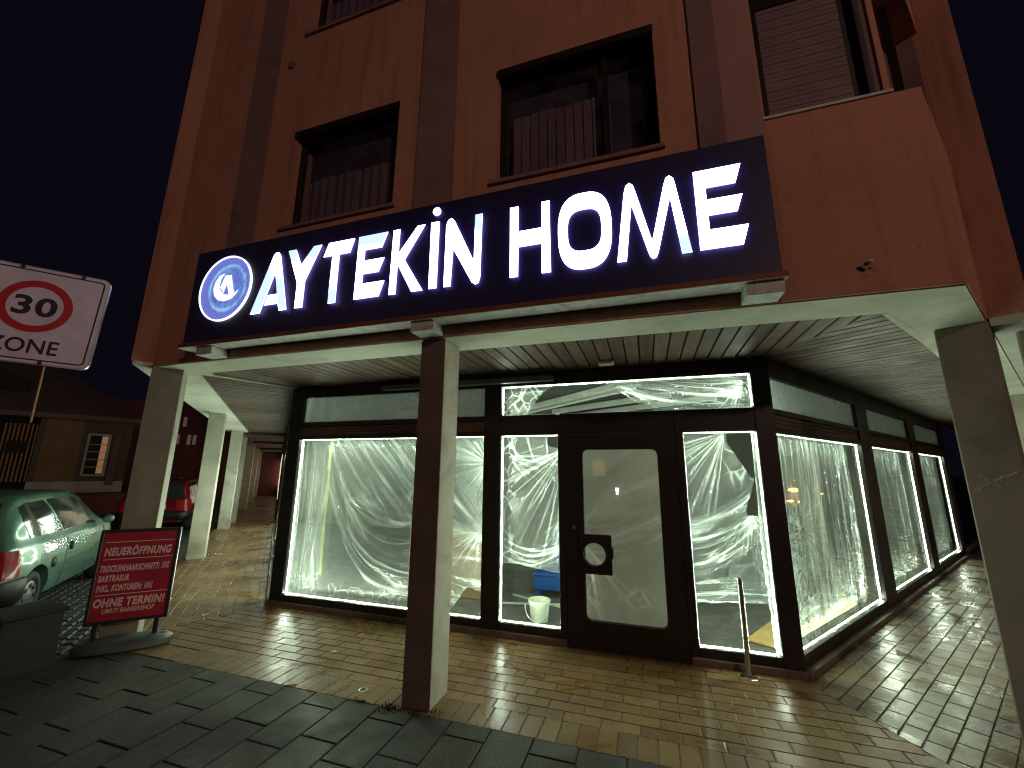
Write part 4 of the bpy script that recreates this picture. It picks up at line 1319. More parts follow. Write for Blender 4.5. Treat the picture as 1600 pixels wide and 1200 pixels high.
def bundle(t, u, v, f, seed, A, lo, hi, soft):
    """folds running along the level lines of t"""
    env = max(0.0, min(1.0, (t - lo) / soft)) * max(0.0, min(1.0, (hi - t) / soft))
    if env <= 0:
        return 0.0, 0.0
    tt = t + 0.02 * nz(u * 2.2, v * 2.2, seed)
    n = nz(tt * f, seed, u * 0.8)
    n2 = nz(tt * f * 2.3, seed + 3.3, u * 1.6 + v)
    n3 = nz(tt * f * 4.7, seed + 6.3, u * 2.6 + v)
    br = 0.35 + 0.65 * max(0.0, min(1.0, nz(u * 2.4, v * 2.4, seed + 9) * 1.8 + 0.5))
    return A * (n + 0.4 * n2) * env, (line(n, 3.6) + 0.6 * line(n2, 4.0) + 0.35 * line(n3, 4.0)) * env * br
def f_main(u, v):
    v -= 0.10
    left = 1 - sm(u, 0.28, 0.40)
    body = 1 - left
    w = u - 1.6
    t = v - (0.546 * abs(w) ** 3 if w < 0 else -0.10 * w * w)
    b1 = bundle(t, u, v, 9.0, 1.0, 0.05, 0.03, 0.42, 0.09)
    b2 = bundle(t, u, v, 5.0, 7.0, 0.045, 0.42, 0.98, 0.12)
    dg_ = v + 1.05 * (u - 0.5)
    b3 = bundle(dg_, v, u, 5.0, 3.0, 0.035, 0.9, 3.2, 0.3)
    w3 = sm(t, 0.75, 1.05)
    pl = pleat(u, v, 14.0, 4.0, 0.03)
    g1 = gather(u, v, 0.58, 1.10, 0.50, 4.0, 0.03, 2.0, -1.3, 0.2)
    g2 = gather(u, v, 2.44, 0.80, 0.38, 6.0, 0.04, 5.0, -3.2, -0.9)
    g3 = gather(u, v, 2.52, 1.55, 0.32, 6.0, 0.03, 6.0)
    g4 = gather(u, v, 1.55, 1.22, 0.16, 3.0, 0.03, 8.0, -2.6, 0.6)
    cr = crumple(u, v, 8, 2.0) * (1 - sm(v, 0.06, 0.22)) * 0.35 + crumple(u, v, 12, 3.0) * (1 - sm(u, 0.05, 0.45)) * (1 - sm(v, 0.12, 0.4)) * 0.6
    dep = body * (b1[0] + b2[0] + b3[0] * w3) + pl[0] * left + g1[0] + g2[0] + g3[0] + g4[0]
    c = body * (1.0 * b1[1] + 0.62 * b2[1] + 0.5 * b3[1] * w3) + g1[1] * 0.7 + pl[1] * left * 0.5 + g2[1] + 0.8 * g3[1] + 0.7 * g4[1] + cr
    seam = max(0.0, 1 - abs(u - 0.60 - 0.9 * (1.10 - v) + 0.25 * (1.10 - v) ** 2) / 0.012) * sm(v, 0.62, 0.72) * (1 - sm(v, 1.05, 1.12))
    edge = -0.04 + 0.012 * nz(u * 5, 1.0) + (0.26 * sm(u, 2.1, 2.3) - 0.06 * sm(u, 2.35, 2.5))
    veil = 0.10 * body * sm(t, 0.7, 1.1)
    return dep, c * 0.72 + seam * 0.6 + veil + 0.10 * (1 - sm(v - edge, 0.0, 0.03)), v > edge
film('clear plastic sheet with sweeping folds behind the wide front window left of the door', FR, -4.235, -1.695, 0.035, 1.965, 0.22, f_main, 460, 330, 'film', 0.12)
# tape along that sheet's left edge
g = G()
prev = None
for k in range(46):
    v = 0.20 + k * 0.038
    x = -4.235 + 0.345 + 0.02 * nz(v * 2.5, 3.0) + (0.10 * (v - 1.0) * -0.12)
    wd = 0.022 * (0.4 + 0.9 * max(0, nz(v * 4.0, 8.0) + 0.45)) + 0.004
    g.v += [(x - wd, 4.395 + 0.008 * nz(v * 9, 1), 0.135 + v), (x + wd, 4.395 + 0.008 * nz(v * 9, 4), 0.135 + v)]
    if k:
        g.f.append((2 * k - 2, 2 * k - 1, 2 * k + 1, 2 * k))
tag(g.build('masking_tape', 'tape'), 'crinkled yellow green tape running up the wide front window sheet', 'tape')

def f_sl1(u, v):
    g1 = gather(u, v, 0.66, 1.70, 1.3, 9.0, 0.05, 1.0, -2.85, -1.62)
    g2 = gather(u, v, 0.00, 1.62, 0.40, 5.0, 0.03, 3.0, -0.9, 0.3)
    g3 = gather(u, v, 0.62, 0.98, 0.30, 6.0, 0.03, 4.0, -2.6, -1.0)
    t = v - 0.9 * (u - 0.25) ** 2
    b1 = bundle(t, u, v, 10.0, 4.0, 0.03, 0.45, 0.72, 0.06)
    top = crumple(u, v, 7, 5.0) * sm(v, 1.50, 1.68) * 0.75
    lft = crumple(u, v, 9, 7.0) * (1 - sm(u, 0.02, 0.22)) * 0.5
    hem = 0.47 + 0.03 * math.sin(u * 5 + 1.5) + 0.01 * nz(u * 12, 2)
    dep, c = acc(g1, g2, g3, b1)
    return dep, c * 0.85 + top + lft + 0.25 * (1 - sm(v - hem, 0, 0.03)), v > hem and not (u > 0.46 and v > 1.74 - 0.25 * (u - 0.46))
film('clear plastic sheet gathered at the upper right, hanging short over the bucket', FR, -1.483, -0.873, 0.135, 1.965, 0.22, f_sl1, 150, 340, 'film2', 0.05)

def f_sl2(u, v):
    g1 = gather(u, v, 0.385, 1.85, 1.1, 9.0, 0.05, 2.0, -2.95, -1.75)
    t = v - 0.85 * max(0.0, u) ** 1.7
    b1 = bundle(t, u, v, 8.0, 4.0, 0.06, 0.50, 1.05, 0.08)
    g3 = gather(u, v, 0.53, 1.12, 0.55, 9.0, 0.04, 5.0, -2.3, -0.8)
    t2 = v - 0.12 * u
    b2 = bundle(t2, u, v, 11.0, 8.0, 0.03, 0.26, 0.50, 0.05)
    top = sm(t, 0.95, 1.1)
    cr = crumple(u, v, 10, 2.0) * sm(u, 0.30, 0.42) * sm(v, 1.30, 1.42) * 0.8 + crumple(u, v, 6, 4.0) * (1 - sm(t, 0.45, 0.7)) * 0.22
    edge_r = 0.40 + 0.20 * sm(1.80 - v, 0.05, 0.42)
    hole = (v > 1.42 and u > edge_r) or (1.08 < v <= 1.42 and u > 0.60 - 0.09 * sm(1.42 - v, 0.0, 0.3))
    hem = 0.29 + 0.05 * (u / 0.6) + 0.01 * nz(u * 9, 1)
    dep = g1[0] * top + b1[0] + g3[0] + b2[0]
    c = g1[1] * top + b1[1] + g3[1] * 0.8 + b2[1] + cr
    return dep, c * 0.78 + 0.2 * (1 - sm(v - hem, 0, 0.03)), v > hem and not hole
film('clear plastic sheet twisted and torn open at the top behind the steel bollard', FR, 0.350, 0.955, 0.135, 1.965, 0.22, f_sl2, 150, 340, 'film2', 0.05)

def f_tr(u, v):
    lb = 0.52 - 0.30 * max(0.0, 1 - v / 0.31) ** 0.6 - 0.0
    rb = 1.20 + 0.42 * max(0.0, 1 - v / 0.31) ** 1.5
    s = swag(u, v, 2.6, 0.10, 16.0, 3.0, 0.02, -0.3, 0.4, 0.02) if u > 1.0 else (0, 0)
    g1 = gather(u, v, 1.16, 0.33, 0.9, 9.0, 0.03, 2.0)
    g2 = gather(u, v, 2.43, 0.28, 0.35, 6.0, 0.03, 6.0)
    cr = crumple(u, v, 12, 4.0) * (1 - sm(u, 0.3, 0.6)) * 0.8
    dep, c = acc(s, g1, g2)
    return dep, c * 0.7 + cr + 0.2 * (abs(u - rb) < 0.02), u < lb or u > rb
film('clear plastic sheet drooping from the transom above the door', FR, -1.483, 0.955, 2.20, 2.512, 0.20, f_tr, 420, 64, 'film2', 0.06)

def f_door(u, v):
    t = v - 0.30 * (u - 0.1) ** 2
    b1 = bundle(t, u, v, 5.0, 3.0, 0.02, 0.55, 1.15, 0.2)
    g1 = gather(u, v, 0.10, 0.80, 0.75, 6.0, 0.03, 1.0, -2.2, -0.75)
    dgn = v - 0.55 * u
    b2 = bundle(dgn, u, v, 2.2, 6.0, 0.015, 0.6, 1.9, 0.3)
    lump = crumple(u, v, 9, 1.0) * max(0.0, 1 - math.hypot((u - 0.62) / 0.16, (v - 0.34) / 0.12)) * 0.9
    cr = crumple(u, v, 8, 1.0) * (1 - sm(u, 0.12, 0.3)) * (1 - sm(v, 0.5, 0.8)) * 0.5
    return b1[0] + g1[0] + b2[0], 0.22 * b1[1] + 0.6 * g1[1] + 0.10 * b2[1] + cr + lump, True
film('dull grey plastic sheet hanging behind the door pane', FR, -0.75, 0.24, 0.05, 1.95, 0.30, f_door, 180, 300, 'filmgrey')

G().box(-0.545, -0.42, 4.47, 4.472, 1.555, 1.72).build('paper_note', surf('brown_paper', (0.32, 0.25, 0.17), (0.27, 0.21, 0.14), 6, 0.8))
tag(bpy.data.objects['paper_note'], 'square brown paper note seen through the upper left of the door pane', 'note')
def f_r1(u, v):
    v -= 0.10
    p1 = pleat(u, v, 7.0, 1.0, 0.03, 0.05)
    p2 = pleat(u, v, 15.0, 4.0, 0.02, -0.06)
    g1 = gather(u, v, 0.40, 0.78, 0.5, 6.0, 0.03, 2.0)
    g2 = gather(u, v, 0.85, 0.90, 0.55, 6.0, 0.03, 3.0)
    g3 = gather(u, v, 0.38, 0.10, 0.6, 7.0, 0.03, 5.0)
    cr = crumple(u, v, 9, 3.0) * (1 - sm(v, 0.05, 0.7)) * 0.5
    dep, c = acc(p1, g1, g2, g3)
    return dep + p2[0], 0.45 * c + 0.45 * p2[1] * sm(u, 0.7, 1.4) + cr, True
film('clear plastic sheet with many upright creases behind the nearest right hand side window', RI, 0.05, 2.54, 0.05, 1.95, 0.21, f_r1, 300, 280, 'film', 0.10)
def f_r2(u, v):
    p1 = pleat(u, v, 5.0, 11.0, 0.03)
    p2 = pleat(u, v, 12.0, 14.0, 0.02)
    w = 1 - sm(v, 0.6, 1.2)
    return p1[0] + p2[0], 0.25 * p1[1] + 0.4 * p2[1] * (0.25 + 0.75 * w) + crumple(u, v, 9, 8.0) * (1 - sm(v, 0.05, 0.5)) * 0.4, True
film('clear plastic sheet behind the middle right hand side window', RI, 3.05, 5.34, 0.05, 1.95, 0.21, f_r2, 160, 160, 'film', 0.15)
def f_r3(u, v):
    p1 = pleat(u, v, 4.0, 21.0, 0.03)
    p2 = pleat(u, v, 9.0, 24.0, 0.02)
    return p1[0] + p2[0], 0.22 * p1[1] + 0.25 * p2[1], True
film('clear plastic sheet behind the farthest right hand side window', RI, 5.82, 8.10, 0.05, 1.95, 0.21, f_r3, 90, 100, 'film', 0.15)
for i, (a0, a1) in enumerate(LW):
    film('clear plastic sheet behind the %s left hand arcade window' % nmR[i], LE, a0 + 0.02, a1 - 0.02, 0.16, 1.95, 0.21, f_r3, 60, 60)
# yellow tape lumps at the foot of the nearest right hand window
g = G()
for k in range(26):
    t = k / 25
    a = 0.12 + 1.75 * t
    p = RI(a, 0.135 + 0.01 * nz(a * 9, 2))
    h = 0.06 + 0.22 * max(0, nz(a * 3.1, 5) + 0.3) * (1 if 0.6 < a < 1.6 else 0.35)
    g.v += [(p[0], p[1], 0.20), (p[0], p[1], 0.20 + h)]
    if k:
        g.f.append((2 * k - 2, 2 * k, 2 * k + 1, 2 * k - 1))
m, nt, b = newmat('thin_tape')
b.inputs['Base Color'].default_value = (0.62, 0.70, 0.24, 1)
b.inputs['Alpha'].default_value = 0.3
tag(g.build('masking_tape', m), 'yellow green tape at the foot of the nearest right hand side window', 'tape')

# ================================================================== THINGS INSIDE THE SHOP
bk = thing('bucket', 'white plastic bucket with wire handle on the shop floor behind the narrow window', 'bucket', (-1.20, 4.72, 0.012))
G().lathe((-1.20, 4.72, 0.015), [(0.085, 0), (0.092, 0.01), (0.112, 0.19), (0.122, 0.195), (0.122, 0.215), (0.113, 0.215), (0.108, 0.20), (0.088, 0.02)], 28).build('bucket_body', 'bucket', bk, True)
G().tube([(-1.20 + 0.125 * math.cos(t), 4.60 - 0.012, 0.20 - 0.16 * math.sin(t)) for t in [math.pi * k / 14 for k in range(15)]], 0.005, 6).build('wire_handle', 'rail', bk, True)
cr_ = thing('crate', 'bright blue plastic crate standing low behind the narrow window', 'crate', (-1.16, 5.65, 0.012))
g = G()
g.box(-1.48, -0.86, 5.55, 5.95, 0.10, 0.28)
g.build('crate_body', 'bluecrate', cr_, bevel=0.012)
g = G()
g.box(-1.50, -0.84, 5.53, 5.97, 0.27, 0.31)
g.build('crate_rim', 'bluecrate', cr_, bevel=0.008)
for xx, yy in ((-1.44, 5.6), (-0.9, 5.6), (-1.44, 5.9), (-0.9, 5.9)):
    G().box(xx - 0.025, xx + 0.025, yy - 0.025, yy + 0.025, 0.012, 0.11).build('foot', 'bluecrate', cr_)
cr2 = thing('blue_bag', 'blue plastic sack leaning behind the sheet of the narrow window', 'bag', (-1.05, 5.75, 0.31))
random.seed(4)
g = G()
prof = [(0.18, 0.0), (0.24, 0.10), (0.23, 0.30), (0.17, 0.48), (0.07, 0.58), (0.09, 0.63)]
g.lathe((-1.02, 5.75, 0.312), prof, 18, 1.0, 0.75)
o = g.build('sack_body', 'bluecrate', cr2, True)
for vt in o.data.vertices:
    vt.co += Vector((nz(vt.co.x * 9, vt.co.z * 9, 1), nz(vt.co.y * 9, vt.co.z * 9, 2), 0)) * 0.05
for (p0, p1), lb in ((((-1.86, 5.10, 0.03), (-0.75, 5.30, 0.05)), 'upper of two pale wooden battens lying on the shop floor behind the bucket'), (((-1.75, 5.50, 0.03), (-0.72, 5.05, 0.03)), 'lower crossing pale wooden batten on the shop floor behind the bucket')):
    tag(G().tube([p0, p1], 0.014, 4).build('batten', 'rail'), lb, 'batten')
tag(G().prism([(0.83, 4.86), (1.05, 4.72), (1.55, 5.40), (1.22, 5.55)], 0.02, 0.045).build('plywood_board', 'yellowwood', bevel=0.003), 'yellow plywood board on the shop floor behind the steel bollard', 'board')
for nm, (p0, p1), lb in (('strip_light_fixture', ((-1.95, 6.6, 2.58), (-0.05, 4.80, 2.58)), 'long white unlit strip light on the shop ceiling seen through the transom'),
                       ('ceiling_rail', ((-1.6, 7.0, 2.6), (0.35, 5.75, 2.6)), 'perforated white rail on the shop ceiling seen through the transom'),
                       ('ceiling_rail', ((-1.3, 7.6, 2.6), (0.95, 6.1, 2.6)), 'plain white ceiling rail behind the perforated one in the transom')):
    a, b_ = Vector(p0), Vector(p1)
    d = (b_ - a).normalized()
    s = Vector((-d.y, d.x, 0))
    wd = 0.07 if nm.startswith('strip') else 0.035
    root = thing(nm, lb, 'light fixture' if nm.startswith('strip') else 'rail', tuple((a + b_) / 2))
    G().prism([tuple((a + s * wd)[:2]), tuple((b_ + s * wd)[:2]), tuple((b_ - s * wd)[:2]), tuple((a - s * wd)[:2])], 2.57, 2.655).build('fixture_body', 'rail', root, bevel=0.01)
    if nm.startswith('strip'):
        G().tube([a + d * 0.05 + Vector((0, 0, -0.04)), b_ - d * 0.05 + Vector((0, 0, -0.04))], 0.018, 10).build('unlit_tube', 'rail', root, True)
for i, (x0, z0, lb) in enumerate(((-4.0, 0.0, 'brown paint stained panel leaning in the shop behind the wide front window'),)):
    tag(G().prism([(-3.2, 5.3), (-1.95, 5.15), (-1.95, 5.19), (-3.2, 5.34)], 0.02, 0.85).build('leaning_panel', surf('brown_panel', (0.30, 0.19, 0.10), (0.22, 0.14, 0.08), 3, 0.7)), lb, 'panel')

# ================================================================== SMALL FIXTURES OUTSIDE
lb = thing('soffit_light', 'small square yellowed light fitting on the wooden ceiling above the door', 'light fitting', (-0.325, 3.97, 2.62))
G().box(-0.40, -0.25, 3.93, 4.02, 2.625, 2.664).build('housing', surf('yellowed_plastic', (0.62, 0.60, 0.42), (0.55, 0.52, 0.36), 8, 0.5), lb, bevel=0.008)
G().box(-0.385, -0.265, 3.94, 4.01, 2.6215, 2.6248).build('lens', surf('yellowed_lens', (0.70, 0.68, 0.5), (0.6, 0.58, 0.42), 8, 0.3), lb)
bo = thing('bollard', 'slim polished steel post with slanted top beside the door', 'post', (0.68, 4.09, 0))
g = G()
n = 20
for zz in (0.01, 0.70):
    for k in range(n):
        t = 2 * math.pi * k / n
        z = zz if zz < 0.5 else 0.735 - 0.022 * math.cos(t - 0.3) - 0.0
        g.v.append((0.683 + 0.021 * math.cos(t), 4.09 + 0.021 * math.sin(t), z))
g.f = [(k, (k + 1) % n, n + (k + 1) % n, n + k) for k in range(n)]
g.build('tube', 'steel', bo, True)
G().add([g.v[n + k] for k in range(n)], [tuple(range(n))]).build('slanted_cap', 'black', bo)
G().lathe((0.683, 4.09, 0.0), [(0.062, 0.0), (0.062, 0.006), (0.055, 0.010), (0.022, 0.011)], 28).build('base_plate', 'steel', bo, True)
dp = thing('drainpipe', 'pale drainpipe running down behind the right hand column', 'drainpipe', (2.47, 3.95, 0))
q0 = Vector(ROUT(1.25, -0.13))
G().tube([(q0.x, q0.y, -0.05), (q0.x, q0.y, 2.60)], 0.038, 14).build('pipe', 'white', dp, True)
for zz in (2.2, 1.1):
    G().tube([(q0.x, q0.y, zz), (q0.x, q0.y, zz + 0.03)], 0.043, 14).build('pipe_clamp', 'black', dp, True)
q1 = Vector(ROUT(1.35, -0.35))
tag(G().tube([(q0.x, q0.y, 2.25), (q0.x + 0.03, q0.y - 0.06, 2.29), (q0.x + 0.07, q0.y - 0.10, 2.38), (q0.x + 0.12, q0.y - 0.12, 2.45), (q0.x + 0.25, q0.y - 0.14, 2.49)], 0.006, 6).build('hanging_cable', 'black'), 'loose black cable looping off the drainpipe at upper right', 'cable')
dr = thing('floor_drain', 'small round metal cap set in the tiles beside the middle column', 'drain cap', (-2.10, 2.94, 0))
G().lathe((-2.10, 2.94, 0.0005), [(0.035, 0), (0.035, 0.003), (0.028, 0.004), (0.026, 0.002)], 20).build('ring', 'alu', dr, True)
G().lathe((-2.10, 2.94, 0.0008), [(0.022, 0), (0.022, 0.0022), (0.012, 0.003)], 16).build('plug', 'black', dr, True)

# leaves and moss
random.seed(9)
def leaf(x, y, s, rot, label):
    pts = []
    n = 15
    for k in range(n):
        t = 2 * math.pi * k / n
        r = s * (0.55 + 0.45 * abs(math.cos(1.5 * t)))
        pts.append((x + r * math.cos(t + rot), y + r * math.sin(t + rot), 0.004 + 0.012 * abs(nz(k * 0.7, s * 50, rot))))
    g = G()
    g.v = pts + [(x, y, 0.004)]
    g.f = [(k, (k + 1) % n, n) for k in range(n)]
    tag(g.build('fallen_leaf', 'leaf'), label, 'leaf', 'fallen leaves on the tiles')
leaf(-2.757, 3.396, 0.032, 0.3, 'pale dead leaf on the tiles left of the middle column')
leaf(-4.775, 3.707, 0.045, 1.1, 'pale dead leaf at the left mitre of the tiles')
leaf(-2.674, 2.845, 0.045, 2.0, 'dead leaf at the slab edge left of the drain cap')
leaf(-0.95, 3.03, 0.014, 0.4, 'tiny leaf scrap on the border tiles right of the middle column')
leaf(-1.28, 3.56, 0.018, 0.9, 'tiny pale scrap on the tiles behind the middle column')
leaf(0.22, 3.45, 0.014, 2.2, 'tiny pale scrap on the tiles in front of the door')
leaf(5.0, 9.4, 0.08, 0.5, 'pale scrap lying at the foot of the far right hand window')
g = G()
for k in range(420):
    t = random.random()
    if t < 0.45:
        x, y = random.gauss(-1.77, 0.05), random.gauss(2.80, 0.03)
    elif t < 0.6:
        x, y = random.gauss(-1.46, 0.03), random.gauss(2.83, 0.03)
    elif t < 0.72:
        x, y = random.gauss(-2.02, 0.03), random.gauss(2.805, 0.008)
    else:
        x, y = random.uniform(-4.5, 1.5), random.gauss(2.810, 0.006)
    h = random.uniform(0.003, 0.014) if t < 0.72 else random.uniform(0.001, 0.005)
    a = random.uniform(0, 6.28)
    g.add([(x + 0.006 * math.cos(a), y + 0.006 * math.sin(a), 0.0), (x - 0.006 * math.cos(a), y - 0.006 * math.sin(a), 0.0), (x + random.uniform(-.01, .01), y + random.uniform(-.01, .01), h)], [(0, 1, 2)])
tag(g.build('moss', 'moss'), 'dark moss and dirt along the slab joint and round the middle column', 'moss', kind='stuff')

# ================================================================== LETTERING
def text_geo(s, w_, h_, bold=0.0, shear=0.0):
    """flat letter mesh fitted into w_ x h_, lower left at the origin (x right, y up)"""
    cu = bpy.data.curves.new('t', 'FONT')
    cu.body = s
    cu.size = 1.0
    cu.offset = bold
    cu.shear = shear
    cu.space_character = 1.0 + bold * 2.2
    cu.fill_mode = 'FRONT'
    cu.resolution_u = 4
    ob = bpy.data.objects.new('t', cu)
    col.objects.link(ob)
    dg = bpy.context.evaluated_depsgraph_get()
    me = bpy.data.meshes.new_from_object(ob.evaluated_get(dg))
    bpy.data.objects.remove(ob)
    xs = [v.co.x for v in me.vertices]
    ys = [v.co.y for v in me.vertices]
    x0, x1, y0, y1 = min(xs), max(xs), min(ys), max(ys)
    V = [((v.co.x - x0) / (x1 - x0) * w_, (v.co.y - y0) / (y1 - y0) * h_) for v in me.vertices]
    Fc = [tuple(p.vertices) for p in me.polygons]
    bpy.data.meshes.remove(me)
    return V, Fc
def put_text(name, s, O, X, Z, N, a, b, w_, h_, m, parent, bold=0.0, shear=0.0):
    V, Fc = text_geo(s, w_, h_, bold, shear)
    return mk(name, [O + X * (a + p[0]) + Z * (b + p[1]) + N for p in V], Fc, m, parent)

# ================================================================== ADVERTISING STAND
st = thing('advertising_stand', 'red NEUEROEFFNUNG poster stand in black frame on grey plastic foot', 'poster stand', (-4.72, 2.9, 0))
X = Vector((0.703, 0.711, 0))
N = Vector((0.711, -0.703, 0))
Z = Vector((0, 0, 1))
K_ = 0.93
O = (Vector((-4.827, 3.231, 0)) - X * 0.552) * K_       # lower left, on the ground
O.z = 1.6 - 1.6 * K_
Xs, Zs = X * K_, Z * K_
def slab(a0, a1, b0, b1, n0, n1):
    v = []
    for nn_ in (n1, n0):
        for a, b_ in ((a0, b0), (a1, b0), (a1, b1), (a0, b1)):
            v.append(O + Xs * a + Zs * b_ + N * nn_)
    return v, [(0, 1, 2, 3), (7, 6, 5, 4), (0, 4, 5, 1), (1, 5, 6, 2), (2, 6, 7, 3), (3, 7, 4, 0)]
g = G()
FT = 0.026
for q in ((0, 0.638, 0.957, 0.985), (0, 0.638, 0.113, 0.141), (0, FT, 0.141, 0.957), (0.638 - FT, 0.638, 0.141, 0.957)):
    g.add(*slab(*q, -0.016, 0.016))
g.build('frame', 'black', st, bevel=0.004)
g = G()
g.add(*slab(0.638, 0.6405, 0.115, 0.983, -0.012, 0.012))
g.build('metal_edge', 'alu', st)
g = G()
g.add(*slab(FT - 0.002, 0.64 - FT, 0.139, 0.959, -0.009, 0.009))
poster = g.build('poster', 'red', st)
TN = N * 0.0102
def tl(s, a, b_, w_, h_, bold=0.02, sh=0.12):
    put_text('poster_lettering', s, O, Xs, Zs, TN, a, b_, w_, h_, 'pink', poster, bold, sh)
tl('NEUERÖFFNUNG', 0.055, 0.735, 0.525, 0.098, 0.045)
tl('TROCKENHAARSCHNITT: 15€', 0.045, 0.585, 0.54, 0.068, 0.045)
tl('BARTRASUR', 0.045, 0.495, 0.235, 0.062, 0.045)
tl('INKL. KONTUREN: 10€', 0.045, 0.405, 0.43, 0.066, 0.045)
tl('OHNE TERMIN!', 0.045, 0.262, 0.545, 0.082, 0.05)
tl('UMUT BARBERSHOP', 0.12, 0.205, 0.40, 0.044, 0.03)
for b_ in (0.862, 0.700, 0.370):
    g = G()
    g.add(*slab(0.05, 0.60, b_, b_ + 0.007, 0.0095, 0.0105))
    g.build('poster_line', 'pink', poster)
for a in (0.09, 0.555):
    g = G()
    g.add(*slab(a - 0.02, a + 0.02, -0.06, 0.113, -0.014, 0.014))
    g.build('leg', 'black', st, bevel=0.004)
# rounded grey water base with carrying slot
def oval(c, rx, rn, n=28, e=2.6):
    out = []
    for k in range(n):
        t = 2 * math.pi * k / n
        cc, ss = math.cos(t), math.sin(t)
        p = c + X * rx * math.copysign(abs(cc) ** (2 / e), cc) + N * rn * math.copysign(abs(ss) ** (2 / e), ss)
        out.append(p)
    return out
c0 = O + Xs * 0.33
c0.z = 0.0
g = G()
for (rx, rn, zz) in ((0.345, 0.15, 0.0), (0.355, 0.16, 0.012), (0.35, 0.155, 0.05), (0.315, 0.125, 0.078), (0.20, 0.06, 0.088)):
    g.v += [tuple(p + Z * zz) for p in oval(c0, rx, rn)]
nn_ = 28
for i in range(4):
    g.f += [(i * nn_ + k, i * nn_ + (k + 1) % nn_, (i + 1) * nn_ + (k + 1) % nn_, (i + 1) * nn_ + k) for k in range(nn_)]
g.f.append(tuple(4 * nn_ + k for k in range(nn_)))
bs = g.build('water_base', 'darkplastic', st, True)
g = G()
g.v = [tuple(p + Z * 0.086) for p in oval(c0 + X * 0.275, 0.026, 0.014, 16, 2.0)]
g.f = [tuple(range(16))]
g.build('carrying_slot', 'black', bs)

# ================================================================== TRAFFIC SIGN
ts = thing('traffic_sign', 'square white zone sign with red ring and number 30 at left edge', 'traffic sign', (-3.47, 1.32, 0))
a = R_(47)
X = Vector((math.cos(a), math.sin(a), 0))
N = Vector((math.sin(a), -math.cos(a), 0))
TR = Vector((-3.251, 1.546, 2.786))
tilt = R_(-2.0)
Xt = X * math.cos(tilt) + Z * math.sin(tilt)
Zt = Z * math.cos(tilt) - X * math.sin(tilt)
O2 = TR - Xt * 0.6 - Zt * 0.6
def flat(loop, n0, n1):
    n = len(loop)
    v = [O2 + Xt * p[0] + Zt * p[1] + N * n1 for p in loop] + [O2 + Xt * p[0] + Zt * p[1] + N * n0 for p in loop]
    return v, [tuple(range(n)), tuple(range(2 * n - 1, n - 1, -1))] + [(i, n + i, n + (i + 1) % n, (i + 1) % n) for i in range(n)]
def flatring(o, i_, nn):
    n = len(o)
    v = [O2 + Xt * p[0] + Zt * p[1] + N * nn for p in o + i_]
    return v, [(k, (k + 1) % n, n + (k + 1) % n, n + k) for k in range(n)]
v, f = flat(rrect(0, 0.6, 0, 0.6, 0.04), -0.028, 0.0)
sb = mk('sign_plate', v, f, 'alu', ts)
v, f = flat(rrect(0.006, 0.594, 0.006, 0.594, 0.036), 0.0, 0.001)
mk('sign_face', v, f, 'signwhite', ts)
mk('border_line', *flatring(rrect(0.022, 0.578, 0.022, 0.578, 0.024), rrect(0.030, 0.570, 0.030, 0.570, 0.018), 0.0016), 'signblack', ts)
mk('red_ring', *flatring(circ(0.30, 0.352, 0.163, 64), circ(0.30, 0.352, 0.122, 64), 0.0016), 'signred', ts)
put_text('number_lettering', '30', O2, Xt, Zt, N * 0.0017, 0.205, 0.292, 0.190, 0.122, 'signblack', ts, 0.03)
put_text('zone_lettering', 'ZONE', O2, Xt, Zt, N * 0.0017, 0.150, 0.062, 0.300, 0.088, 'signblack', ts, 0.016)
for px_, py_ in ((0.20, 0.588), (0.47, 0.588), (0.39, 0.012)):
    c = O2 + Xt * px_ + Zt * py_
    G().tube([c, c + N * 0.010], 0.010, 10).build('bolt', 'signblack', ts, True)
pb = O2 + Xt * 0.04 - N * 0.06
G().tube([(pb.x, pb.y, -0.1), (pb.x, pb.y, 2.82)], 0.030, 14).build('pole', 'alu', ts, True)
rb0 = O2 + Xt * 0.405 - N * 0.02
G().tube([(rb0.x, rb0.y, rb0.z + 0.01), (rb0.x - 0.004, rb0.y + 0.004, rb0.z - 0.34)], 0.0055, 8).build('thin_rod', surf('orange_lit_rod', (0.5, 0.26, 0.12), (0.4, 0.2, 0.1), 20, 0.5), ts, True)  # orange light catching the rod is put into its colour

# ================================================================== PLANTER BLOCK
pl = thing('planter_block', 'dark exposed concrete block at the lower left beside the parked car', 'concrete block', (-5.02, 2.30, 0))
G().prism([(-5.24, 2.16), (-4.86, 2.12), (-4.80, 2.47), (-5.18, 2.52)], -0.1, 0.40).build('block_body', 'planter', pl, bevel=0.02, seg=2)
G().prism([(-5.26, 2.14), (-4.84, 2.10), (-4.78, 2.49), (-5.20, 2.54)], 0.401, 0.435).build('cap_slab', 'planter', pl, bevel=0.01)

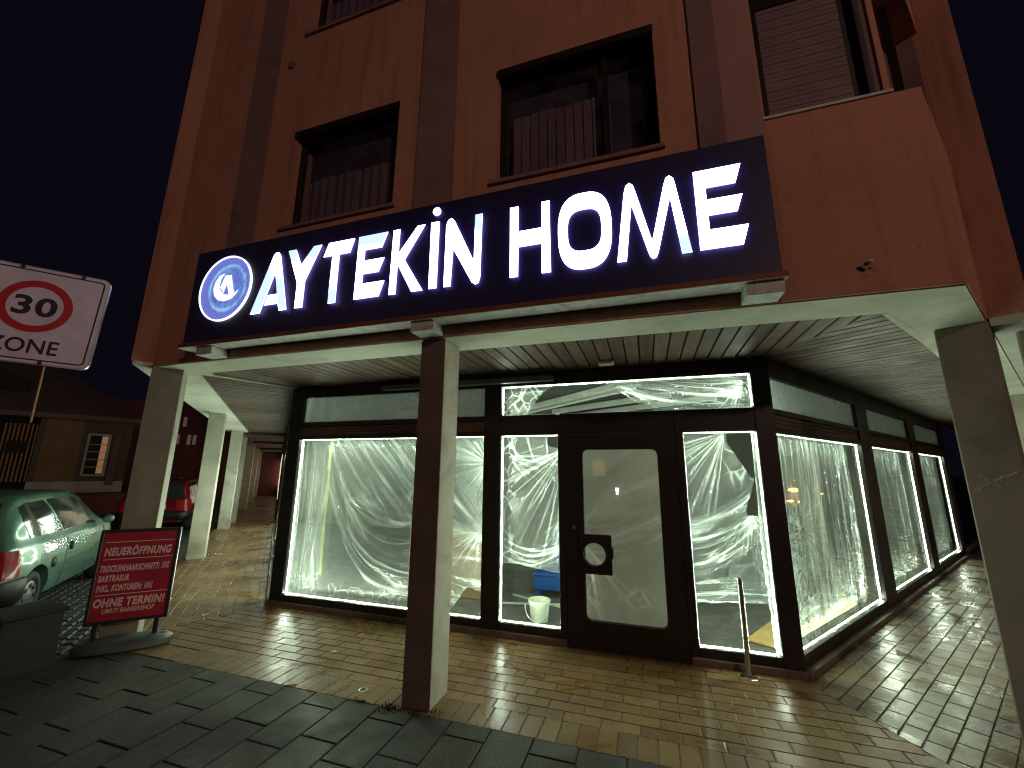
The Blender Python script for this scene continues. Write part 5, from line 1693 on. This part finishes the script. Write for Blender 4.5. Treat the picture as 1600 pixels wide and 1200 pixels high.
# ================================================================== CARS
def lerp_tab(tab, x):
    if x <= tab[0][0]:
        return tab[0][1]
    for i in range(len(tab) - 1):
        if x <= tab[i + 1][0]:
            a, b_ = tab[i], tab[i + 1]
            t = (x - a[0]) / (b_[0] - a[0])
            t = t * t * (3 - 2 * t) * 0.5 + t * 0.5
            return a[1] + (b_[1] - a[1]) * t
    return tab[-1][1]
ZT = [(-0.56, 0.60), (-0.545, 0.80), (-0.50, 0.93), (-0.44, 1.09), (-0.36, 1.27), (-0.27, 1.365), (-0.12, 1.405), (0.4, 1.425), (0.95, 1.415), (1.3, 1.365), (1.65, 1.20), (1.98, 1.01), (2.3, 0.92), (2.65, 0.80), (2.83, 0.66), (2.88, 0.50)]
WB = [(-0.56, 0.66), (-0.53, 0.73), (-0.42, 0.785), (0.0, 0.815), (1.5, 0.82), (2.3, 0.80), (2.65, 0.74), (2.8, 0.66), (2.88, 0.56)]
WR = [(-0.56, 0.60), (-0.45, 0.60), (-0.2, 0.60), (0.5, 0.615), (1.2, 0.60), (1.7, 0.63), (2.0, 0.70), (2.4, 0.66), (2.8, 0.50), (2.88, 0.44)]
def section(x):
    zt, wb, wr = lerp_tab(ZT, x), lerp_tab(WB, x), lerp_tab(WR, x)
    zb = 0.20 if -0.3 < x < 2.6 else 0.26
    belt = min(0.88, zt - 0.05)
    zr = max(belt + 0.02, zt - 0.055)
    pts = [(0, zb), (wb * 0.86, zb), (wb * 0.955, zb + 0.05), (wb * 0.985, zb + 0.16), (wb, 0.52), (wb * 0.992, belt - 0.14), (wb * 0.965, belt - 0.03), (wb * 0.935, belt)]
    wt = min(wr, wb * 0.92)
    for t in (0.33, 0.67, 1.0):
        pts.append((wb * 0.935 + (wt - wb * 0.935) * t + 0.018 * math.sin(t * math.pi), belt + (zr - belt) * t))
    pts += [(wt - 0.045, zt - 0.018), (wt * 0.6, zt - 0.002), (0, zt)]
    return pts
def side_point(x, t):
    """t from belt (0) to roof edge (1)"""
    s = section(x)
    a, b_, c, d = s[7], s[8], s[9], s[10]
    tt = t * 3
    i = min(2, int(tt))
    p, q = (a, b_, c, d)[i], (a, b_, c, d)[i + 1]
    k = tt - i
    return p[0] + (q[0] - p[0]) * k, p[1] + (q[1] - p[1]) * k
def body_y(x, z):
    s = section(x)
    for i in range(1, 10):
        if s[i][1] <= z <= s[i + 1][1]:
            k = (z - s[i][1]) / max(1e-6, s[i + 1][1] - s[i][1])
            return s[i][0] + (s[i + 1][0] - s[i][0]) * k
    return s[4][0]
def car(label, paint, loc, ang, group=None):
    root = thing('parked_car', label, 'car', loc, group, ang)
    st_ = [-0.56, -0.553, -0.545, -0.53, -0.51, -0.48, -0.44, -0.40, -0.36, -0.31, -0.26, -0.2, -0.12, 0.0] + [0.1 * k for k in range(1, 29)] + [2.84, 2.86, 2.88]
    V, Fc = [], []
    n = len(section(0)) * 2 - 2
    for x in st_:
        s = section(x)
        ring = [(x, p[0], p[1]) for p in s] + [(x, -p[0], p[1]) for p in s[-2:0:-1]]
        V += ring
    for i in range(len(st_) - 1):
        for k in range(n):
            Fc.append((i * n + k, i * n + (k + 1) % n, (i + 1) * n + (k + 1) % n, (i + 1) * n + k))
    Fc.append(tuple(range(n)))
    Fc.append(tuple((len(st_) - 1) * n + k for k in range(n - 1, -1, -1)))
    me = bpy.data.meshes.new('car_body')
    me.from_pydata(V, [], Fc)
    me.materials.append(MT[paint])
    fix_normals(me)
    ob = bpy.data.objects.new('car_body', me)
    col.objects.link(ob)
    cut = G()
    for wx in (0.0, 2.34):
        for sy in (-1, 1):
            cut.tube([(wx, sy * 0.52, 0.29), (wx, sy * 0.95, 0.29)], 0.325, 28)
    mc = bpy.data.meshes.new('c')
    mc.from_pydata(cut.v, [], cut.f)
    fix_normals(mc)
    oc = bpy.data.objects.new('c', mc)
    col.objects.link(oc)
    md = ob.modifiers.new('b', 'BOOLEAN')
    md.operation = 'DIFFERENCE'
    md.solver = 'EXACT'
    md.object = oc
    dg = bpy.context.evaluated_depsgraph_get()
    me2 = bpy.data.meshes.new_from_object(ob.evaluated_get(dg))
    bpy.data.objects.remove(ob)
    bpy.data.objects.remove(oc)
    me2.name = 'car_body'
    bm = bmesh.new(); bm.from_mesh(me2)
    for fc in bm.faces:
        fc.smooth = True
    for e in bm.edges:
        if len(e.link_faces) == 2 and e.calc_face_angle(0) > 0.75:
            e.smooth = False
    bm.to_mesh(me2); bm.free()
    body = link('car_body', me2, root)
    def part(nm, gg, m, par=root, smooth=True, bevel=0.0):
        o = mk(nm, gg.v, gg.f, m, None, smooth)
        fix_normals(o.data)
        o.parent = par
        return o
    # side windows
    for sy in (-1, 1):
        for nm, top, bot in (('rear_side_window', (-0.30, 0.20), (-0.20, 0.62)), ('front_side_window', (0.27, 1.22), (0.70, 1.80))):
            gg = G()
            nx, nt_ = 12, 6
            for j in range(nt_ + 1):
                t = 0.10 + 0.80 * j / nt_
                for i in range(nx + 1):
                    x0 = bot[0] + (top[0] - bot[0]) * t
                    x1 = bot[1] + (top[1] - bot[1]) * t
                    if nm.startswith('rear'):
                        # rounded rear lower corner
                        x0 += 0.08 * (1 - t) ** 3 + 0.05 * t ** 4
                    x = x0 + (x1 - x0) * i / nx
                    y, z = side_point(x, t)
                    gg.v.append((x, sy * (y + 0.005), z))
            gg.f = [(j * (nx + 1) + i, j * (nx + 1) + i + 1, (j + 1) * (nx + 1) + i + 1, (j + 1) * (nx + 1) + i) for j in range(nt_) for i in range(nx)]
            part(nm, gg, 'carglass')
        # door seams
        for xs_ in ((0.64, 0.24), (1.92, 1.50)):
            gg = G()
            pts = []
            for z in [0.26 + 0.62 * k / 10 for k in range(11)]:
                pts.append((xs_[0] + (0.06 if xs_[0] > 1 else 0.03) * math.sin((z - 0.26) * 3), sy * (body_y(xs_[0], z) + 0.0), z))
            gg.tube(pts, 0.005, 5)
            part('door_seam', gg, 'black')
        gg = G()
        gg.tube([(0.78, sy * (body_y(0.78, 0.70) + 0.004), 0.66), (0.78, sy * (body_y(0.78, 0.76) + 0.008), 0.76)], 0.022, 10)
        part('door_handle', gg, 'black')
        gg = G()
        gg.lathe((0, 0, 0), [(0.055, 0), (0.085, 0.02), (0.085, 0.05), (0.05, 0.075)], 14, 1.0, 1.0)
        gg.v = [(1.86 + v[2] * 1.2 - 0.05, sy * (0.86 + v[0] * 0.8), 0.93 + v[1] * 0.7) for v in gg.v]
        part('wing_mirror', gg, paint)
        gg = G()
        pts = [(x, sy * (body_y(x, 0.40) + 0.006), 0.40 + 0.16 * (0.0)) for x in (0.42, 0.9, 1.4, 1.9)]
        # tail lamp: wraps round the rear corner
        gg = G()
        cols = [-0.552, -0.54, -0.50, -0.45, -0.40, -0.36]
        for z in (0.56, 0.62, 0.70, 0.78, 0.84):
            gg.v.append((-0.572, sy * 0.47, z))
            for x in cols:
                zz_ = min(z, lerp_tab(ZT, x) - 0.08)
                y = body_y(x, min(z, lerp_tab(ZT, x) - 0.07))
                gg.v.append((x - 0.008 + (0.10 * (z - 0.56) / 0.28 if x > -0.45 else 0) * -0.4, sy * (y + 0.010), z))
        m_ = len(cols) + 1
        gg.f = [(j * m_ + i, j * m_ + i + 1, (j + 1) * m_ + i + 1, (j + 1) * m_ + i) for j in range(4) for i in range(m_ - 1)]
        part('tail_lamp', gg, 'taillight')
        # wheels
        for wx in (0.0, 2.34):
            gg = G()
            c = (wx, 0, 0.275)
            prof = [(0.16, -0.085), (0.235, -0.085), (0.262, -0.075), (0.275, -0.05), (0.277, 0.0), (0.275, 0.05), (0.262, 0.075), (0.235, 0.085), (0.185, 0.078), (0.18, 0.05)]
            gg.lathe((0, 0, 0), prof, 32)
            gg.v = [(wx + v[0], sy * (0.70 + v[2]), 0.275 + v[1]) for v in gg.v]
            wh = part('wheel', gg, 'tyre')
            hg = G()
            hg.lathe((0, 0, 0), [(0.183, 0.052), (0.178, 0.066), (0.15, 0.078), (0.09, 0.070), (0.06, 0.082), (0.02, 0.085)], 28)
            hg.v = [(wx + v[0], sy * (0.70 + v[2]), 0.275 + v[1]) for v in hg.v]
            part('hubcap', hg, 'hubcap', wh)
            for k in range(8):
                t = 2 * math.pi * k / 8
                sg = G()
                sg.tube([(wx + 0.125 * math.cos(t), sy * 0.772, 0.275 + 0.125 * math.sin(t)), (wx + 0.125 * math.cos(t), sy * 0.783, 0.275 + 0.125 * math.sin(t))], 0.022, 8)
                part('hubcap_hole', sg, 'black', wh)
    # fuel flap on the near side
    gg = G()
    gg.tube([(0.36, -(body_y(0.36, 0.60) - 0.01), 0.58), (0.36, -(body_y(0.36, 0.60) + 0.008), 0.58)], 0.062, 16)
    part('fuel_cap', gg, 'black')
    # rear bumper, hatch glass, plate
    gg = G()
    n1 = 15
    prof = [(0.0, 0.30), (0.035, 0.33), (0.045, 0.44), (0.035, 0.53), (0.0, 0.55)]
    for o_, z in prof:
        for k in range(n1):
            t = -1 + 2 * k / (n1 - 1)
            ay = abs(t)
            x = -0.555 + (0.0 if ay < 0.75 else (ay - 0.75) / 0.25 * 0.30)
            y = math.copysign(min(0.70, ay * 0.95), t) if ay < 0.75 else math.copysign(body_y(x, 0.5) if x > -0.5 else 0.72, t)
            nx_ = 1.0 if ay < 0.72 else 0.4
            gg.v.append((x - o_ * nx_, y + math.copysign(o_ * (1 - nx_ + 0.2), t), z))
    gg.f = [(j * n1 + i, j * n1 + i + 1, (j + 1) * n1 + i + 1, (j + 1) * n1 + i) for j in range(4) for i in range(n1 - 1)]
    part('rear_bumper', gg, 'black')
    gg = G()
    for j in range(6):
        t = j / 5
        x = -0.525 + 0.20 * t
        z = lerp_tab(ZT, x)
        for k in range(9):
            y = (-1 + 2 * k / 8) * (0.56 - 0.03 * t)
            gg.v.append((x - 0.012, y, z + 0.012))
    gg.f = [(j * 9 + i, j * 9 + i + 1, (j + 1) * 9 + i + 1, (j + 1) * 9 + i) for j in range(5) for i in range(8)]
    part('rear_window', gg, 'carglass')
    gg = G().box(-0.572, -0.563, -0.26, 0.26, 0.60, 0.71)
    part('number_plate', gg, 'plate', root, False)
    gg = G()
    for i in range(8):
        x = 1.42 + 0.50 * i / 7
        z = lerp_tab(ZT, x)
        for k in range(9):
            wv = lerp_tab(WR, x) * 0.92
            gg.v.append((x + 0.006, (-1 + 2 * k / 8) * wv, z + 0.008))
    gg.f = [(j * 9 + i, j * 9 + i + 1, (j + 1) * 9 + i + 1, (j + 1) * 9 + i) for j in range(7) for i in range(8)]
    part('windscreen', gg, 'carglass')
    return root
ang = R_(137.2)
cd = Vector((math.cos(ang), math.sin(ang)))
cn = Vector((-cd.y, cd.x))                       # left of the car
c0 = Vector((-7.18, 2.49))
car('mint green parked hatchback with black bumper at the left edge', 'carmint', (c0.x, c0.y, -0.1), ang, 'cars parked along the arcade')
c1 = Vector((-13.1, 8.36))
car('red parked hatchback seen between the arcade columns', 'carred', (c1.x, c1.y, -0.1), R_(134), 'cars parked along the arcade')

# ================================================================== HOUSES ACROSS THE STREET
# raised ground with the low house on it
g = G()
g.prism([(-19.0, 4.5), (-19.6, 13.0), (-60, 30), (-60, -10)], -0.2, 0.62)
tag(g.build('terrace_ground', 'redwall'), 'raised reddish ground in front of the low house', kind='structure')
hs = thing('low_house', 'low pale house with tiled hip roof and shuttered window at far left', 'house', (-22.0, 9.5, 0.62))
hd = (Vector((-20.9, 11.8)) - Vector((-22.05, 9.45))).normalized()
HN = Vector((hd.y, -hd.x))
HO = Vector((-22.05, 9.45))
HF = lambda a, d: tuple(HO + hd * a - HN * d)
G().obox(HF, -0.1, 2.55, 0.0, 0.3, 0.60, 3.70).build('wall', 'house', hs)
G().obox(HF, -0.1, 2.55, -0.04, 0.0, 0.60, 1.05).build('plinth', 'white', hs)
G().obox(HF, -7.0, -0.1, 1.0, 1.3, 0.60, 3.70).build('porch_wall', 'dark', hs)
G().obox(HF, 2.3, 2.56, -0.02, 6.0, 0.60, 3.70).build('wall', 'house', hs)
G().obox(HF, 0.05, 1.10, -0.03, -0.002, 1.06, 3.45).build('orange_lit_panel', surf('orange_lit_render', (0.30, 0.17, 0.09), (0.24, 0.135, 0.07), 2, 0.9), hs)  # orange light on this part of the wall, put into the colour
wf = G().obox(HF, 1.25, 1.95, -0.05, -0.001, 1.25, 2.95).build('window', 'white', hs)
G().obox(HF, 1.33, 1.87, -0.06, -0.0505, 1.33, 2.87).build('pane', 'dark', wf)
G().obox(HF, 1.68, 1.86, -0.064, -0.0605, 1.36, 2.85).build('lit_curtain', 'warmwin', wf)
for k in range(4):
    G().obox(HF, 1.33, 1.87, -0.070, -0.0645, 1.60 + k * 0.3, 1.63 + k * 0.3).build('window_bar', 'white', wf)
G().obox(HF, 2.02, 2.26, -0.06, -0.001, 0.9, 2.95).build('shutter', 'stripe', hs)
for k in range(9):
    G().obox(HF, -0.95 + k * 0.11, -0.90 + k * 0.11, 0.1, 0.13, 1.05, 3.2).build('porch_slat', surf('orange_slat', (0.5, 0.26, 0.13), (0.4, 0.2, 0.1), 4, 0.8) if k == 0 else bpy.data.materials['orange_slat'], hs)
G().obox(HF, -0.80, -0.30, 0.02, 0.09, 2.1, 2.55).build('porch_board', 'dark', hs)
e0, e1_, e2, e3 = HF(-7.5, -0.5), HF(3.0, -0.5), HF(3.0, 7.0), HF(-7.5, 7.0)
r0, r1 = HF(-4.0, 3.2), HF(-0.3, 3.2)
g = G()
g.v = [(*e0, 3.62), (*e1_, 3.62), (*e2, 3.62), (*e3, 3.62), (*r0, 6.1), (*r1, 6.1), (*e0, 3.45), (*e1_, 3.45), (*e2, 3.45), (*e3, 3.45)]
g.f = [(0, 1, 5, 4), (1, 2, 5), (2, 3, 4, 5), (3, 0, 4), (6, 7, 1, 0), (7, 8, 2, 1), (8, 9, 3, 2), (9, 6, 0, 3), (9, 8, 7, 6)]
rf = g.build('roof', 'roof', hs)
s0 = Vector(HF(-0.95, 0.75))
G().prism([HF(-1.4, 0.7), HF(-0.7, 0.7), HF(-0.7, 1.5), HF(-1.4, 1.5)], 4.5, 4.95).build('skylight', 'dark', rf)
# dark red block behind the arcade columns
db = thing('far_building', 'dark red building with faintly lit windows seen between the arcade columns', 'building', (-25, 17, -0.1))
bd = Vector((0.56, 0.83))
bn = Vector((0.83, -0.56))
BO = Vector((-27.5, 12.5))
BF = lambda a, d: tuple(BO + bd * a - bn * d)
G().obox(BF, 0, 13, 0, 5, -0.1, 5.2).build('wall', 'redwall', db)
for k, (a, z) in enumerate(((4.4, 2.9), (4.9, 2.9), (5.15, 2.9), (4.6, 3.9), (2.0, 3.2), (8.0, 3.0))):
    G().obox(BF, a, a + 0.16, -0.03, -0.001, z, z + 0.55).build('window', 'dimwin', db)
# building across the street behind the viewer, mirrored in the shop panes
ob_ = thing('opposite_building', 'plain building across the street with a few lit windows, mirrored in the shop panes', 'building', (0, -24, -0.1))
G().box(-16, 20, -30, -24, -0.1, 9.0).build('wall', 'stripe', ob_)
for x, z, w_, h_, m in ((-1.9, 2.25, 0.8, 0.28, 'coldwin'), (-0.9, 2.25, 0.8, 0.28, 'coldwin'), (-1.4, 1.85, 0.9, 0.12, 'warmsmall'), (-9.0, 1.9, 0.8, 0.3, 'warmsmall'), (-8.4, 1.2, 0.6, 0.25, 'warmsmall'), (7.0, 4.0, 1.0, 1.2, 'dimwin'), (-5.0, 4.0, 1.0, 1.2, 'dimwin')):
    G().box(x, x + w_, -24.03, -24.001, z, z + h_).build('lit_window', m, ob_)
ol = thing('entrance_lamp', 'white lamp at the entrance across the street behind the viewer', 'lamp', (-2.2, -23.7, 0))
G().lathe((-2.2, -23.75, -0.05), [(0.08, 0), (0.08, 0.2), (0.16, 0.25), (0.14, 0.45), (0.05, 0.5)], 14).build('lamp_glass', 'coldlamp', ol, True)
rb_ = thing('kiosk', 'small lit kiosk down the right hand street, mirrored in the side window', 'kiosk', (23, 20, -0.1))
kd = Vector((0.813, 0.58))
kp = Vector((1.3, 4.45)) + kd * 26
kn = Vector((-kd.y, kd.x))
KF = lambda a, d: tuple(kp + kn * a + kd * d)
G().obox(KF, -2.0, 2.0, 0.0, 2.5, -0.1, 2.6).build('wall', 'stripe', rb_)
for a, z, r in ((-0.1, 0.62, 0.34), (-0.35, -0.02, 0.2), (0.25, -0.05, 0.26), (1.2, 0.45, 0.10)):
    kp2 = KF(a, -0.4)
    G().lathe((kp2[0], kp2[1], z), [(r * 0.3, -r * 0.35), (r * 0.9, -r * 0.12), (r, 0.0), (r * 0.7, r * 0.25), (r * 0.2, r * 0.38)], 16).build('globe_lamp', 'warmsmall', rb_, True)

# ================================================================== STREET LAMPS
def street_lamp(label, x, y, h, tx, ty, power):
    root = thing('street_lamp', label, 'street lamp', (x, y, -0.1), 'street lamps behind the viewer')
    d = Vector((tx - x, ty - y)).normalized()
    pts = [(x, y, -0.1), (x, y, h - 0.8), (x + d.x * 0.1, y + d.y * 0.1, h - 0.3), (x + d.x * 0.5, y + d.y * 0.5, h), (x + d.x * 1.2, y + d.y * 1.2, h + 0.05)]
    G().tube(pts, [0.07, 0.055, 0.045, 0.04, 0.035], 12).build('pole', 'alu', root, True)
    hx, hy = x + d.x * 1.4, y + d.y * 1.4
    G().lathe((hx, hy, h - 0.02), [(0.10, 0.0), (0.20, 0.02), (0.19, 0.09), (0.08, 0.14)], 20, 1.0, 1.0).build('lamp_head', 'alu', root, True)
    G().lathe((hx, hy, h - 0.075), [(0.05, 0), (0.14, 0.025), (0.16, 0.054)], 18).build('lamp_glass', 'sodium', root, True)
    ld = bpy.data.lights.new('street_lamp_light', 'POINT')
    ld.energy = power
    ld.color = (1.0, 0.66, 0.50)
    ld.shadow_soft_size = 0.22
    lo = bpy.data.objects.new('street_lamp_light', ld)
    col.objects.link(lo)
    lo.location = (hx, hy, h - 0.32)
    lo.parent = root
    lo.matrix_parent_inverse = Matrix.Translation(-root.location)
street_lamp('tall street lamp behind the viewer to the right', 9.0, -7.6, 6.5, 0, 0, LAMP_W)
street_lamp('tall street lamp far behind the viewer to the left', -13.0, -12.0, 6.5, 0, 0, LAMP_W * 0.12)
